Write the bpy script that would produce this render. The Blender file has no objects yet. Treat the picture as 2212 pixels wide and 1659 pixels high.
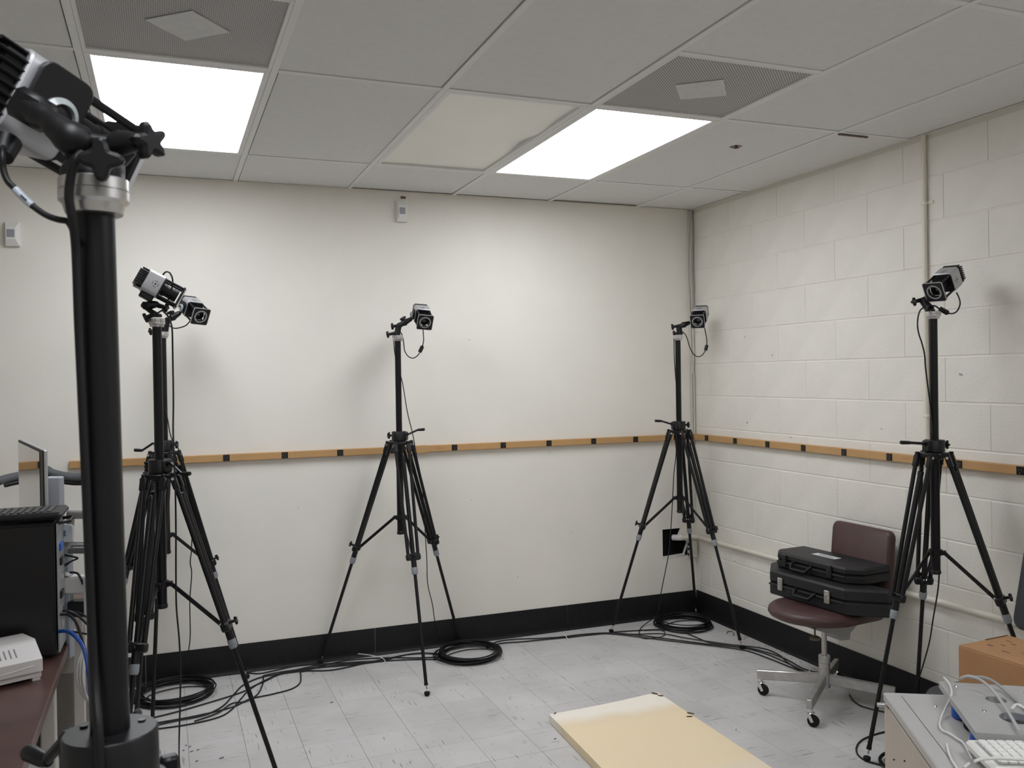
import bpy, bmesh, math, random
from mathutils import Vector, Matrix
random.seed(7)
sc = bpy.context.scene
COL = sc.collection

# ------------------------------------------------------------------ camera
F_PX, W_PX, H_PX = 1915.4, 2212.0, 1659.0
CAM = Vector((-3.2254, -4.9512, 1.5675))
YAW, PITCH, ROLL = 0.37434, -0.00886, -0.01509
cy, sy, cp, sp = math.cos(YAW), math.sin(YAW), math.cos(PITCH), math.sin(PITCH)
FWD = Vector((sy*cp, cy*cp, sp)); _r = Vector((cy, -sy, 0)); _u = _r.cross(FWD)
cr, sr = math.cos(ROLL), math.sin(ROLL)
RIGHT = cr*_r + sr*_u; UP = -sr*_r + cr*_u
cam_d = bpy.data.cameras.new('camera'); cam = bpy.data.objects.new('camera', cam_d); COL.objects.link(cam)
cam_d.sensor_width = 36.0; cam_d.lens = F_PX/W_PX*36.0; cam_d.clip_start = .05; cam_d.clip_end = 60
M = Matrix((( RIGHT.x, UP.x, -FWD.x, CAM.x), (RIGHT.y, UP.y, -FWD.y, CAM.y), (RIGHT.z, UP.z, -FWD.z, CAM.z), (0, 0, 0, 1)))
cam.matrix_world = M
cam_d.dof.use_dof = True; cam_d.dof.focus_distance = 4.4; cam_d.dof.aperture_fstop = 17.0
sc.camera = cam

# ------------------------------------------------------------------ world, exposure
w = bpy.data.worlds.new('world'); sc.world = w; w.use_nodes = True
w.node_tree.nodes['Background'].inputs[0].default_value = (.6, .65, .7, 1)
w.node_tree.nodes['Background'].inputs[1].default_value = 0.02
sc.view_settings.view_transform = 'Standard'; sc.view_settings.look = 'None'
sc.view_settings.exposure = 0.65; sc.view_settings.gamma = 1.0; sc.view_settings.use_curve_mapping = False
LIGHT_E = 7.0          # emission of the fluorescent panels' diffusers
LIGHT_COL = (.970, 1.0, 1.055, 1)
try:
    sc.cycles.max_bounces = 10; sc.cycles.diffuse_bounces = 7; sc.cycles.glossy_bounces = 4
except Exception: pass

# ------------------------------------------------------------------ helpers
def V(u, v, t):
    """point seen at pixel (u, v) of the 2212x1659 photograph, t metres deep along the view axis"""
    return CAM + t*(FWD + RIGHT*((u-W_PX/2)/F_PX) - UP*((v-H_PX/2)/F_PX))
def vdir(r, d, tw):
    return (RIGHT*r - UP*d - FWD*tw).normalized()
def FL(u, v, z=0.0):
    d = V(u, v, 1.0)-CAM; return CAM + d*((z-CAM.z)/d.z)

LOC = {}
def nodes_of(m):
    m.use_nodes = True; nt = m.node_tree; return nt, nt.nodes['Principled BSDF']
MATS = {}
def mat(name, col, rough=.5, metal=0.0, var=0.0, nscale=12.0, bump=0.0, bscale=150.0, spec=.5, coat=0.0, trans=0.0, alpha=1.0):
    if name in MATS: return MATS[name]
    m = bpy.data.materials.new(name); nt, b = nodes_of(m); N, L = nt.nodes, nt.links
    b.inputs['Base Color'].default_value = (*col, 1); b.inputs['Roughness'].default_value = rough
    b.inputs['Metallic'].default_value = metal; b.inputs['Specular IOR Level'].default_value = spec
    b.inputs['Coat Weight'].default_value = coat; b.inputs['Transmission Weight'].default_value = trans
    b.inputs['Alpha'].default_value = alpha
    tc = N.new('ShaderNodeTexCoord')
    if var > 0:
        nz = N.new('ShaderNodeTexNoise'); nz.inputs['Scale'].default_value = nscale; nz.inputs['Detail'].default_value = 4
        L.new(tc.outputs['Object'], nz.inputs['Vector'])
        mr = N.new('ShaderNodeMapRange'); mr.inputs[1].default_value = .3; mr.inputs[2].default_value = .7
        mr.inputs[3].default_value = 1-var; mr.inputs[4].default_value = 1+var
        L.new(nz.outputs['Fac'], mr.inputs[0])
        mx = N.new('ShaderNodeMix'); mx.data_type = 'RGBA'; mx.blend_type = 'MULTIPLY'; mx.inputs[0].default_value = 1
        mx.inputs[6].default_value = (*col, 1); L.new(mr.outputs[0], mx.inputs[7]); L.new(mx.outputs[2], b.inputs['Base Color'])
    if bump > 0:
        n2 = N.new('ShaderNodeTexNoise'); n2.inputs['Scale'].default_value = bscale; n2.inputs['Detail'].default_value = 3
        L.new(tc.outputs['Object'], n2.inputs['Vector'])
        bp = N.new('ShaderNodeBump'); bp.inputs['Strength'].default_value = bump; bp.inputs['Distance'].default_value = .004
        L.new(n2.outputs['Fac'], bp.inputs['Height']); L.new(bp.outputs[0], b.inputs['Normal'])
    MATS[name] = m; return m

X, Y, Z = Vector((1, 0, 0)), Vector((0, 1, 0)), Vector((0, 0, 1))
def perp(a):
    a = a.normalized(); h = Z if abs(a.z) < .9 else X
    u = a.cross(h).normalized(); return u, a.cross(u).normalized()
def spline(pts, n=8, closed=False):
    P = [Vector(p) for p in pts]; out = []
    m = len(P); rng = m if closed else m-1
    for i in range(rng):
        if closed: a, b, c, d = P[(i-1) % m], P[i], P[(i+1) % m], P[(i+2) % m]
        else: a, b, c, d = P[max(i-1, 0)], P[i], P[i+1], P[min(i+2, m-1)]
        for k in range(n):
            t = k/n
            out.append(.5*((2*b)+(c-a)*t+(2*a-5*b+4*c-d)*t*t+(3*b-a-3*c+d)*t**3))
    if not closed: out.append(P[-1])
    return out
def radii(r, n):
    return [r[i]+(r[i+1]-r[i])*(.5-.5*math.cos(math.pi*k/n)) for i in range(len(r)-1) for k in range(n)]+[r[-1]]
class MB:
    def __init__(s): s.v = []; s.f = []
    def add(s, vs, fs):
        o = len(s.v); s.v += [Vector(p) for p in vs]; s.f += [tuple(i+o for i in f) for f in fs]; return s
    def box(s, c, size, ax=(X, Y, Z), bev=0.0):
        c = Vector(c); h = [q/2 for q in size]; ax = [Vector(a).normalized() for a in ax]
        def pt(a, b, d): return c+ax[0]*a+ax[1]*b+ax[2]*d
        if bev <= 0:
            vs = [pt(i*h[0], j*h[1], k*h[2]) for i in (-1, 1) for j in (-1, 1) for k in (-1, 1)]
            return s.add(vs, [(0, 1, 3, 2), (4, 6, 7, 5), (0, 4, 5, 1), (2, 3, 7, 6), (0, 2, 6, 4), (1, 5, 7, 3)])
        b = min(bev, min(h)*.98); vs = []; idx = {}
        for i in (-1, 1):
            for j in (-1, 1):
                for k in (-1, 1):
                    for a in range(3):
                        q = [i*(h[0]-b), j*(h[1]-b), k*(h[2]-b)]; q[a] = (i, j, k)[a]*h[a]
                        idx[i, j, k, a] = len(vs); vs.append(pt(*q))
        fs = []
        S = [(-1, -1), (1, -1), (1, 1), (-1, 1)]
        for a in range(3):
            for sg in (-1, 1):
                f = []
                for p, q in S:
                    t = [0, 0, 0]; t[a] = sg; t[(a+1) % 3] = p; t[(a+2) % 3] = q; f.append(idx[t[0], t[1], t[2], a])
                fs.append(tuple(f if sg > 0 else f[::-1]))
        for a in range(3):
            b1, c1 = (a+1) % 3, (a+2) % 3
            for p in (-1, 1):
                for q in (-1, 1):
                    def g(sa, m):
                        t = [0, 0, 0]; t[a] = sa; t[b1] = p; t[c1] = q; return idx[t[0], t[1], t[2], m]
                    f = (g(-1, b1), g(1, b1), g(1, c1), g(-1, c1)); fs.append(f if p*q > 0 else f[::-1])
        for i in (-1, 1):
            for j in (-1, 1):
                for k in (-1, 1):
                    f = tuple(idx[i, j, k, a] for a in range(3)); fs.append(f if i*j*k > 0 else f[::-1])
        return s.add(vs, fs)
    def cyl(s, p0, p1, r0, r1=None, n=16, caps=True):
        p0, p1 = Vector(p0), Vector(p1); r1 = r0 if r1 is None else r1
        u, w_ = perp(p1-p0); vs = []
        for p, r in ((p0, r0), (p1, r1)):
            for i in range(n):
                a = 2*math.pi*i/n; vs.append(p+u*(r*math.cos(a))+w_*(r*math.sin(a)))
        fs = [(i, (i+1) % n, n+(i+1) % n, n+i) for i in range(n)]
        if caps: fs += [tuple(range(n))[::-1], tuple(range(n, 2*n))]
        return s.add(vs, fs)
    def lathe(s, o, axis, prof, n=24, caps=True):
        o, axis = Vector(o), Vector(axis).normalized(); u, w_ = perp(axis); vs = []; m = len(prof)
        for r, h in prof:
            for i in range(n):
                a = 2*math.pi*i/n; vs.append(o+axis*h+u*(r*math.cos(a))+w_*(r*math.sin(a)))
        fs = []
        for k in range(m-1):
            for i in range(n): fs.append((k*n+i, k*n+(i+1) % n, (k+1)*n+(i+1) % n, (k+1)*n+i))
        if caps: fs += [tuple(range(n))[::-1], tuple(range((m-1)*n, m*n))]
        return s.add(vs, fs)
    def tube(s, pts, r, n=8, closed=False):
        P = [Vector(p) for p in pts]; m = len(P); vs = []; fs = []
        t0 = (P[1]-P[0]).normalized(); u, w_ = perp(t0); prev = t0
        for i in range(m):
            if closed: t = (P[(i+1) % m]-P[i-1]).normalized()
            else: t = (P[min(i+1, m-1)]-P[max(i-1, 0)]).normalized()
            ax = prev.cross(t)
            if ax.length > 1e-7:
                R_ = Matrix.Rotation(prev.angle(t), 3, ax.normalized()); u = R_@u
            u = (u-t*u.dot(t)).normalized(); w_ = t.cross(u); prev = t
            rr = r[i] if isinstance(r, (list, tuple)) else r
            for k in range(n):
                a = 2*math.pi*k/n; vs.append(P[i]+u*(rr*math.cos(a))+w_*(rr*math.sin(a)))
        rng = m if closed else m-1
        for i in range(rng):
            j = (i+1) % m
            for k in range(n): fs.append((i*n+k, i*n+(k+1) % n, j*n+(k+1) % n, j*n+k))
        if not closed: fs += [tuple(range(n))[::-1], tuple(range((m-1)*n, m*n))]
        return s.add(vs, fs)
    def prism(s, poly, o, ex, ey, th, bev=0.0):
        """polygon (2d, ccw) in the plane o+ex*x+ey*y, extruded th along ex x ey, edges chamfered by bev"""
        o, ex, ey = Vector(o), Vector(ex).normalized(), Vector(ey).normalized(); ez = ex.cross(ey)
        n = len(poly); P = [Vector((p[0], p[1])) for p in poly]
        def inset(d):
            out = []
            for i in range(n):
                a, b, c = P[i-1], P[i], P[(i+1) % n]
                e1, e2 = (b-a).normalized(), (c-b).normalized()
                n1, n2 = Vector((-e1.y, e1.x)), Vector((-e2.y, e2.x)); q = n1+n2
                k = q.dot(n1); out.append(b+q*(d/max(k, .3)))
            return out
        lay = [(P, 0), (P, th)] if bev <= 0 else [(inset(bev), 0), (P, bev), (P, th-bev), (inset(bev), th)]
        vs = [o+ex*p.x+ey*p.y+ez*h for pp, h in lay for p in pp]; m = len(lay); fs = []
        for k in range(m-1):
            for i in range(n): fs.append((k*n+i, k*n+(i+1) % n, (k+1)*n+(i+1) % n, (k+1)*n+i))
        fs += [tuple(range(n))[::-1], tuple(range((m-1)*n, m*n))]
        return s.add(vs, fs)
    def mesh(s, name, L=Vector((0, 0, 0)), smooth=True, ang=38):
        me = bpy.data.meshes.new(name)
        me.from_pydata([tuple(p-L) for p in s.v], [], s.f); me.update()
        bm = bmesh.new(); bm.from_mesh(me); bmesh.ops.recalc_face_normals(bm, faces=bm.faces); bm.to_mesh(me); bm.free()
        if smooth:
            me.shade_smooth()
            try: me.set_sharp_from_angle(angle=math.radians(ang))
            except Exception: pass
        return me
    def build(s, name, m, parent=None, loc=None, smooth=True, ang=38):
        L = LOC[parent.name] if parent else Vector(loc if loc is not None else (0, 0, 0))
        me = s.mesh(name, L, smooth, ang); me.materials.append(m)
        o = bpy.data.objects.new(name, me); COL.objects.link(o)
        if parent: o.parent = parent
        else: o.location = L
        LOC[o.name] = L; return o
def rrect(w_, h, r, n=4):
    out = []
    for cx, cy_, a0 in ((w_/2-r, h/2-r, 0), (-w_/2+r, h/2-r, 90), (-w_/2+r, -h/2+r, 180), (w_/2-r, -h/2+r, 270)):
        for k in range(n+1):
            a = math.radians(a0+90*k/n); out.append((cx+r*math.cos(a), cy_+r*math.sin(a)))
    return out
def star(mb, p, axis, r, th, lobes=5, stem=.012, rs=.006):
    axis = Vector(axis).normalized(); u, w_ = perp(axis); poly = []
    for i in range(lobes*8):
        a = 2*math.pi*i/(lobes*8); q = r*(.78+.22*math.cos(lobes*a)); poly.append((q*math.cos(a), q*math.sin(a)))
    mb.prism(poly, Vector(p), u, w_, th, th*.22)
    mb.cyl(Vector(p)-axis*stem, Vector(p)+axis*.002, rs, n=10)
def tag(o, label=None, cat=None, group=None, kind=None):
    if label: o['label'] = label
    if cat: o['category'] = cat
    if group: o['group'] = group
    if kind: o['kind'] = kind
    return o
def thing(name, label, cat, loc, group=None):
    o = bpy.data.objects.new(name, None); COL.objects.link(o); o.location = loc; o.empty_display_size = .05
    LOC[o.name] = Vector(loc); return tag(o, label, cat, group)
def struct(o): o['kind'] = 'structure'; return o
def inst(o_mesh, name, parent, loc, m=None):
    o = bpy.data.objects.new(name, o_mesh); COL.objects.link(o); o.parent = parent; o.location = Vector(loc)-LOC[parent.name]
    LOC[o.name] = LOC[parent.name]; return o

# ------------------------------------------------------------------ materials
wall_m = mat('painted_plaster', (.80, .772, .705), .62, var=.025, nscale=2.5, bump=.08, bscale=90)
block_m = mat('painted_block', (.78, .752, .69), .55, var=.035, nscale=6, bump=.35, bscale=110)
tile_c = mat('ceiling_board', (.715, .715, .705), .9, var=.02, nscale=30, bump=.35, bscale=260)
tbar_m = mat('white_enamel_grid', (.74, .74, .725), .5)
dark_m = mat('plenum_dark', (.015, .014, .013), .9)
base_m = mat('black_vinyl_base', (.006, .0062, .0075), .5, var=.25, nscale=30, bump=.1, spec=.3)
black_pl = mat('black_plastic', (.0055, .0055, .0066), .42, var=.1, nscale=40, spec=.38)
black_al = mat('black_anodised', (.005, .005, .006), .33, spec=.4)
tube_m = mat('black_tube', (.0042, .0042, .0052), .36, spec=.35)
silver_m = mat('bright_aluminium', (.62, .61, .60), .28, metal=.9, var=.05, nscale=60)
silver_b = mat('silver_body', (.52, .52, .54), .42, metal=.55)
steel_m = mat('dull_steel', (.50, .49, .48), .38, metal=.8, var=.12, nscale=25)
chrome_m = mat('chrome', (.75, .75, .76), .15, metal=1.0)
grey_cap = mat('grey_collar', (.25, .27, .29), .5)
rubber_m = mat('rubber', (.006, .006, .006), .7, spec=.3)
cable_m = mat('black_cable', (.0055, .0055, .0065), .45, spec=.35)
lens_m = mat('lens_glass', (.004, .004, .006), .06, coat=.8)
ring_m = mat('ring_light', (.30, .30, .31), .35, var=.5, nscale=320)
clear_m = mat('clear_disc', (.55, .6, .6), .12, trans=.4)
orange_m = mat('tan_raceway', (.50, .295, .125), .42, var=.05, nscale=8)
outlet_m = mat('black_outlet', (.006, .006, .006), .4)
white_pl = mat('white_plastic', (.78, .77, .74), .4)
beige_pl = mat('beige_plastic', (.66, .63, .62), .45)
vinyl_m = mat('brown_vinyl', (.066, .031, .029), .45, var=.08, nscale=20, bump=.12, bscale=300)
case_m = mat('black_case', (.0085, .009, .0105), .5, bump=.15, bscale=500)
card_m = mat('cardboard', (.42, .225, .105), .8, var=.06, nscale=10)
cab_m = mat('grey_painted_metal', (.47, .455, .445), .45, var=.04, nscale=5)
desk_m = mat('brown_laminate', (.098, .052, .042), .36, var=.22, nscale=9)
blue_m = mat('blue_plastic', (.01, .09, .42), .4)
glass_blk = mat('glossy_screen', (.012, .012, .014), .03, spec=1.0, coat=1.0)
greycloth = mat('grey_padding', (.10, .105, .112), .7, bump=.3, bscale=400)

# ------------------------------------------------------------------ room shell
H = 2.627
XL, YF = -5.7, -7.4     # left wall and the wall behind the viewer
# floor: slab + 9 inch tiles
def floor_mat():
    m = bpy.data.materials.new('streaked_vinyl_tile'); nt, b = nodes_of(m); N, L = nt.nodes, nt.links
    geo = N.new('ShaderNodeNewGeometry'); oi = N.new('ShaderNodeObjectInfo')
    def streak(sx, sy_, scale, lo, hi, off):
        mp = N.new('ShaderNodeMapping'); mp.inputs['Scale'].default_value = (sx, sy_, 1); mp.inputs['Location'].default_value = (off, off*.7, 0)
        L.new(geo.outputs['Position'], mp.inputs['Vector'])
        nz = N.new('ShaderNodeTexNoise'); nz.inputs['Scale'].default_value = scale; nz.inputs['Detail'].default_value = 2.5; nz.inputs['Roughness'].default_value = .55
        L.new(mp.outputs[0], nz.inputs['Vector'])
        mr = N.new('ShaderNodeMapRange'); mr.inputs[1].default_value = lo; mr.inputs[2].default_value = hi
        L.new(nz.outputs['Fac'], mr.inputs[0]); return mr.outputs[0]
    sx = streak(5, 62, 1.6, .635, .70, 3.1); sy2 = streak(62, 5, 1.6, .635, .70, 9.7)
    gt = N.new('ShaderNodeMath'); gt.operation = 'GREATER_THAN'; gt.inputs[1].default_value = .5; L.new(oi.outputs['Random'], gt.inputs[0])
    mx = N.new('ShaderNodeMix'); mx.data_type = 'FLOAT'; L.new(gt.outputs[0], mx.inputs[0]); L.new(sx, mx.inputs[2]); L.new(sy2, mx.inputs[3])
    # base tone: soft mottling and grime with a shape of its own
    nz = N.new('ShaderNodeTexNoise'); nz.inputs['Scale'].default_value = 3.2; nz.inputs['Detail'].default_value = 6; L.new(geo.outputs['Position'], nz.inputs['Vector'])
    cr_ = N.new('ShaderNodeValToRGB'); e = cr_.color_ramp.elements
    e[0].position = .3; e[0].color = (.50, .485, .475, 1); e[1].position = .72; e[1].color = (.60, .59, .585, 1); L.new(nz.outputs['Fac'], cr_.inputs[0])
    pt = N.new('ShaderNodeMapRange'); pt.inputs[3].default_value = .95; pt.inputs[4].default_value = 1.03; L.new(oi.outputs['Random'], pt.inputs[0])
    m1 = N.new('ShaderNodeMix'); m1.data_type = 'RGBA'; m1.blend_type = 'MULTIPLY'; m1.inputs[0].default_value = 1
    L.new(cr_.outputs[0], m1.inputs[6]); L.new(pt.outputs[0], m1.inputs[7])
    # streak colour varies between grey-green and brown
    n3 = N.new('ShaderNodeTexNoise'); n3.inputs['Scale'].default_value = 2.0; L.new(geo.outputs['Position'], n3.inputs['Vector'])
    c3 = N.new('ShaderNodeValToRGB'); c3.color_ramp.elements[0].color = (.09, .12, .115, 1); c3.color_ramp.elements[1].color = (.20, .13, .10, 1)
    c3.color_ramp.elements[0].position = .45; c3.color_ramp.elements[1].position = .6; L.new(n3.outputs['Fac'], c3.inputs[0])
    fac = N.new('ShaderNodeMath'); fac.operation = 'MULTIPLY'; fac.inputs[1].default_value = .75; L.new(mx.outputs[0], fac.inputs[0])
    m2 = N.new('ShaderNodeMix'); m2.data_type = 'RGBA'; L.new(fac.outputs[0], m2.inputs[0]); L.new(m1.outputs[2], m2.inputs[6]); L.new(c3.outputs[0], m2.inputs[7])
    L.new(m2.outputs[2], b.inputs['Base Color'])
    n4 = N.new('ShaderNodeTexNoise'); n4.inputs['Scale'].default_value = 14; L.new(geo.outputs['Position'], n4.inputs['Vector'])
    r4 = N.new('ShaderNodeMapRange'); r4.inputs[3].default_value = .3; r4.inputs[4].default_value = .55; L.new(n4.outputs['Fac'], r4.inputs[0]); L.new(r4.outputs[0], b.inputs['Roughness'])
    b.inputs['Specular IOR Level'].default_value = .4
    return m
floor_m = floor_mat()
joint_m = mat('tile_joint', (.26, .25, .24), .8)
floor = struct(MB().box(((XL)/2, YF/2, -.055), (-XL+.3, -YF+.3, .10)).build('floor', joint_m, smooth=False))
T9 = .2286; X0, Y0 = -.868, -1.560
tm = MB().box((0, 0, -.0025), (T9-.0012, T9-.0012, .005), bev=.0006).mesh('floor_tile', smooth=False); tm.materials.append(floor_m)
tiles = []
for i in range(-30, 10):
    for j in range(-30, 10):
        cx, cy_ = X0+(i+.5)*T9, Y0+(j+.5)*T9
        if XL < cx < -.01 and YF < cy_ < -.0: tiles.append((cx, cy_))
near, rest = [], []
for cx, cy_ in tiles:
    d = Vector((cx, cy_, 0))-CAM; t = d.dot(FWD)
    vis = t > .5 and abs(d.dot(RIGHT)/t*F_PX) < 1200 and (-d.dot(UP)/t*F_PX) < 920
    (near if vis else rest).append((cx, cy_, t if t > 0 else 99))
near.sort(key=lambda q: q[2]); rest += near[300:]; near = near[:300]
for cx, cy_, _ in near:
    inst(tm, 'floor_tile', floor, (cx, cy_, .0001+random.uniform(-.00015, .0003)))
mb = MB()
for cx, cy_, _ in rest: mb.box((cx, cy_, -.0025), (T9-.0012, T9-.0012, .005))
tag(mb.build('floor_tiling', floor_m, floor, smooth=False), kind='stuff')

# back wall with the rectangular cut-out near the corner
HX0, HX1, HZ0, HZ1 = -.256, -.030, .384, .566
mb = MB()
def wall_box(x0, x1, z0, z1): mb.box(((x0+x1)/2, .06, (z0+z1)/2), (x1-x0, .12, z1-z0))
wall_box(XL-.15, HX0, -.1, 2.95); wall_box(HX1, .15, -.1, 2.95); wall_box(HX0, HX1, -.1, HZ0); wall_box(HX0, HX1, HZ1, 2.95)
wall_back = struct(mb.build('wall_back', wall_m, smooth=False))
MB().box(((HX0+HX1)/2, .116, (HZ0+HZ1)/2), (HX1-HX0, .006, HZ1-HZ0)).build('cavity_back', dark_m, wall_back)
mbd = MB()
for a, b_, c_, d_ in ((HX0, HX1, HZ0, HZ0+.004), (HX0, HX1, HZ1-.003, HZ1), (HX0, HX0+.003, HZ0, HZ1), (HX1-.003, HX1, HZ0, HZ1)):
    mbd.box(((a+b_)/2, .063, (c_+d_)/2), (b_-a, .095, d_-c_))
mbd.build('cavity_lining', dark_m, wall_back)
# remaining piece of plaster that slants across the right of the cut-out, with its pale broken edge
mbp = MB()
mbp.prism([(-.118, .566), (-.147, .505), (-.060, .470), (-.030, .470), (-.030, .566)][::-1], (0, .012, 0), X, Z, .012)
mbp.build('plaster_flap', wall_m, wall_back, smooth=False)
edge_m = mat('raw_gypsum', (.70, .69, .66), .8)
MB().box((-.175, .002, .390), (.165, .010, .012), (Vector((1, 0, .05)), Y, Vector((-.05, 0, 1)))).build('broken_sill', edge_m, wall_back)
MB().box((-.083, .004, .437), (.010, .010, .105), (Vector((1, 0, -.4)), Y, Vector((.4, 0, 1)))).build('broken_edge', edge_m, wall_back)

# right wall: substrate + painted blocks, 18 x 8 inch, running bond
wall_right = struct(MB().box((.0757, YF/2, 1.42), (.15, -YF+.3, 3.05)).build('wall_right', block_m, smooth=False))
BW, BH, S0 = .45772, .2032, 1.31124
def block_mesh(w_, seed, name='concrete_block'):
    random.seed(seed); g = .0024; j = lambda: random.uniform(-.0012, .0012)
    hw, hh = w_/2-g*.25, BH/2-g/2; bv = .0042; bh = .0022
    out = [(-hw, -hh+j()), (hw, -hh+j()), (hw, hh+j()), (-hw, hh+j())]
    inn = [(-hw+bh+j()*.3, -hh+bv+j()), (hw-bh+j()*.3, -hh+bv+j()), (hw-bh+j()*.3, hh-bv+j()), (-hw+bh+j()*.3, hh-bv+j())]
    vs = [Vector((.0005, a, b)) for a, b in out]+[Vector((-.0022, a, b)) for a, b in inn]
    m_ = MB().add(vs, [(4, 5, 6, 7)]+[(i, (i+1) % 4, 4+(i+1) % 4, 4+i) for i in range(4)]).mesh(name, smooth=False)
    m_.materials.append(block_m); return m_
full = [block_mesh(BW, s_) for s_ in range(5)]
cuts = {}
random.seed(3)
for k in range(13):
    z = (k+.5)*BH
    off = S0 if k % 2 == 0 else S0+BW/2       # rows whose joints sit at S0 + n*BW
    y = -(off % BW)
    segs = [(0.0, y)]
    while y > YF: segs.append((y, y-BW)); y -= BW
    for a, b in segs:
        w_ = a-b
        if w_ < .03: continue
        if abs(w_-BW) < .003: me = random.choice(full)
        else:
            key = round(w_, 3)
            if key not in cuts: cuts[key] = block_mesh(w_, 11)
            me = cuts[key]
        inst(me, 'concrete_block', wall_right, (.0008*random.random(), (a+b)/2, z))
struct(MB().box((XL-.075, YF/2, 1.42), (.15, -YF+.3, 3.05)).build('wall_left', wall_m, smooth=False))
struct(MB().box((XL/2, YF-.075, 1.42), (-XL+.3, .15, 3.05)).build('wall_front', wall_m, smooth=False))

# ceiling: plenum slab, lay-in panels, grid bars
ceiling = struct(MB().box((XL/2, YF/2, 2.86), (-XL+.3, -YF+.3, .1)).build('ceiling', dark_m, smooth=False))
T2 = .6096; EX = .4134; C1 = .593
gx = [0.0]+[-(EX+k*T2) for k in range(9)]; gx = [q for q in gx if q > XL]+[XL]
gy = [0.0, -C1]
while gy[-1]-2*T2 > YF: gy.append(gy[-1]-2*T2)
gy.append(YF)
lights_lit = {(2, 1), (5, 1), (2, 4), (5, 4)}; lens_dark = {(3, 1)}  # lit cells include two unseen ones added behind the viewer
grille_cells = {(2, 2), (5, 2)}
random.seed(21)
BARW = .024
def panel(x0, x1, y0, y1, hole=False, dz=0, shift=(0, 0), tilt=0):
    g = .0025
    cx, cy_ = (x0+x1)/2+shift[0], (y0+y1)/2+shift[1]; wx, wy = abs(x1-x0)-BARW-2*g, abs(y1-y0)-BARW-2*g
    mb = MB()
    if hole:
        hx, hy, hr, n = -.703, -1.456, .030, 20
        z0, z1 = H+.003, H+.018; vs = []; fs = []
        rect = []
        for i in range(n):
            a = 2*math.pi*i/n; c_, s_ = math.cos(a), math.sin(a)
            kx = ((cx+math.copysign(wx/2, c_))-hx)/c_ if abs(c_) > 1e-6 else 1e9
            ky = ((cy_+math.copysign(wy/2, s_))-hy)/s_ if abs(s_) > 1e-6 else 1e9
            k_ = min(kx, ky); rect.append((hx+c_*k_, hy+s_*k_))
        ring = [(hx+hr*math.cos(2*math.pi*i/n)*random.uniform(.85, 1.1), hy+hr*math.sin(2*math.pi*i/n)*random.uniform(.85, 1.1)) for i in range(n)]
        corners = [(cx+sx_*wx/2, cy_+sy_*wy/2) for sx_, sy_ in ((1, 1), (-1, 1), (-1, -1), (1, -1))]
        vs = [Vector((*p, z0)) for p in rect]+[Vector((*p, z0)) for p in ring]+[Vector((*p, z1)) for p in ring]+[Vector((*p, z0)) for p in corners]
        fs = [(i, (i+1) % n, n+(i+1) % n, n+i) for i in range(n)]+[(n+i, n+(i+1) % n, 2*n+(i+1) % n, 2*n+i) for i in range(n)]
        # fill the four corners left by the fan
        for ci, c in enumerate(corners):
            best = min(range(n), key=lambda i: abs((math.atan2(c[1]-hy, c[0]-hx)-2*math.pi*(i+.5)/n+math.pi) % (2*math.pi)-math.pi))
            fs.append((best, 3*n+ci, (best+1) % n))
        mb.add(vs, fs)
    else:
        ax = (X, Vector((0, 1, tilt)), Vector((0, -tilt, 1)))
        mb.box((cx, cy_, H+.003+.0075+dz), (wx, wy, .015), ax, .0012)
    return mb.build('ceiling_panel', tile_c, ceiling, smooth=False)
for i in range(len(gx)-1):
    for j in range(len(gy)-1):
        if (i, j) in lights_lit or (i, j) in lens_dark: continue
        x0, x1, y0, y1 = gx[i], gx[i+1], gy[j], gy[j+1]
        if (i, j) in grille_cells: panel(x0, x1, y0-T2, y1); continue
        sh = (random.uniform(-.0022, .0022), random.uniform(-.0022, .0022)); dz = random.uniform(0, .002); tl = 0
        if (i, j) == (0, 1): sh = (0, -.012); dz = -.002
        if (i, j) == (1, 0): sh = (.004, -.006); dz = .004; tl = .012
        if (i, j) in ((3, 0), (2, 0)): sh = (0, -.004); dz = .002; tl = .007 if i == 3 else .004
        panel(x0, x1, y0, y1, hole=(i, j) == (1, 1), dz=dz, shift=sh, tilt=tl)
for k, x in enumerate(gx[1:-1]):
    if x > XL+.05: MB().box((x, YF/2, H+.012), (BARW, -YF, .024), bev=.0012).build('grid_bar', tbar_m, ceiling, smooth=False)
for y in gy[1:-1]:
    for i in range(len(gx)-1):
        MB().box(((gx[i]+gx[i+1])/2, y, H+.0125), (abs(gx[i+1]-gx[i])-BARW-.001, BARW, .024), bev=.0012).build('grid_bar', tbar_m, ceiling, smooth=False)
for i, j in grille_cells:
    MB().box(((gx[i]+gx[i+1])/2, gy[j]-T2, H+.0125), (T2-BARW-.001, BARW, .024), bev=.0012).build('grid_bar', tbar_m, ceiling, smooth=False)
trim_m = mat('wall_angle', (.66, .64, .57), .6)
struct(MB().box((-.011, YF/2, H+.001), (.022, -YF-.01, .002)).box((-.0012, YF/2, H-.011), (.002, -YF-.01, .022)).build('trim_1', trim_m, smooth=False))
struct(MB().box((XL/2-.02, -.011, H+.001), (-XL-.06, .022, .002)).build('trim_2', trim_m, smooth=False))

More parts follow.
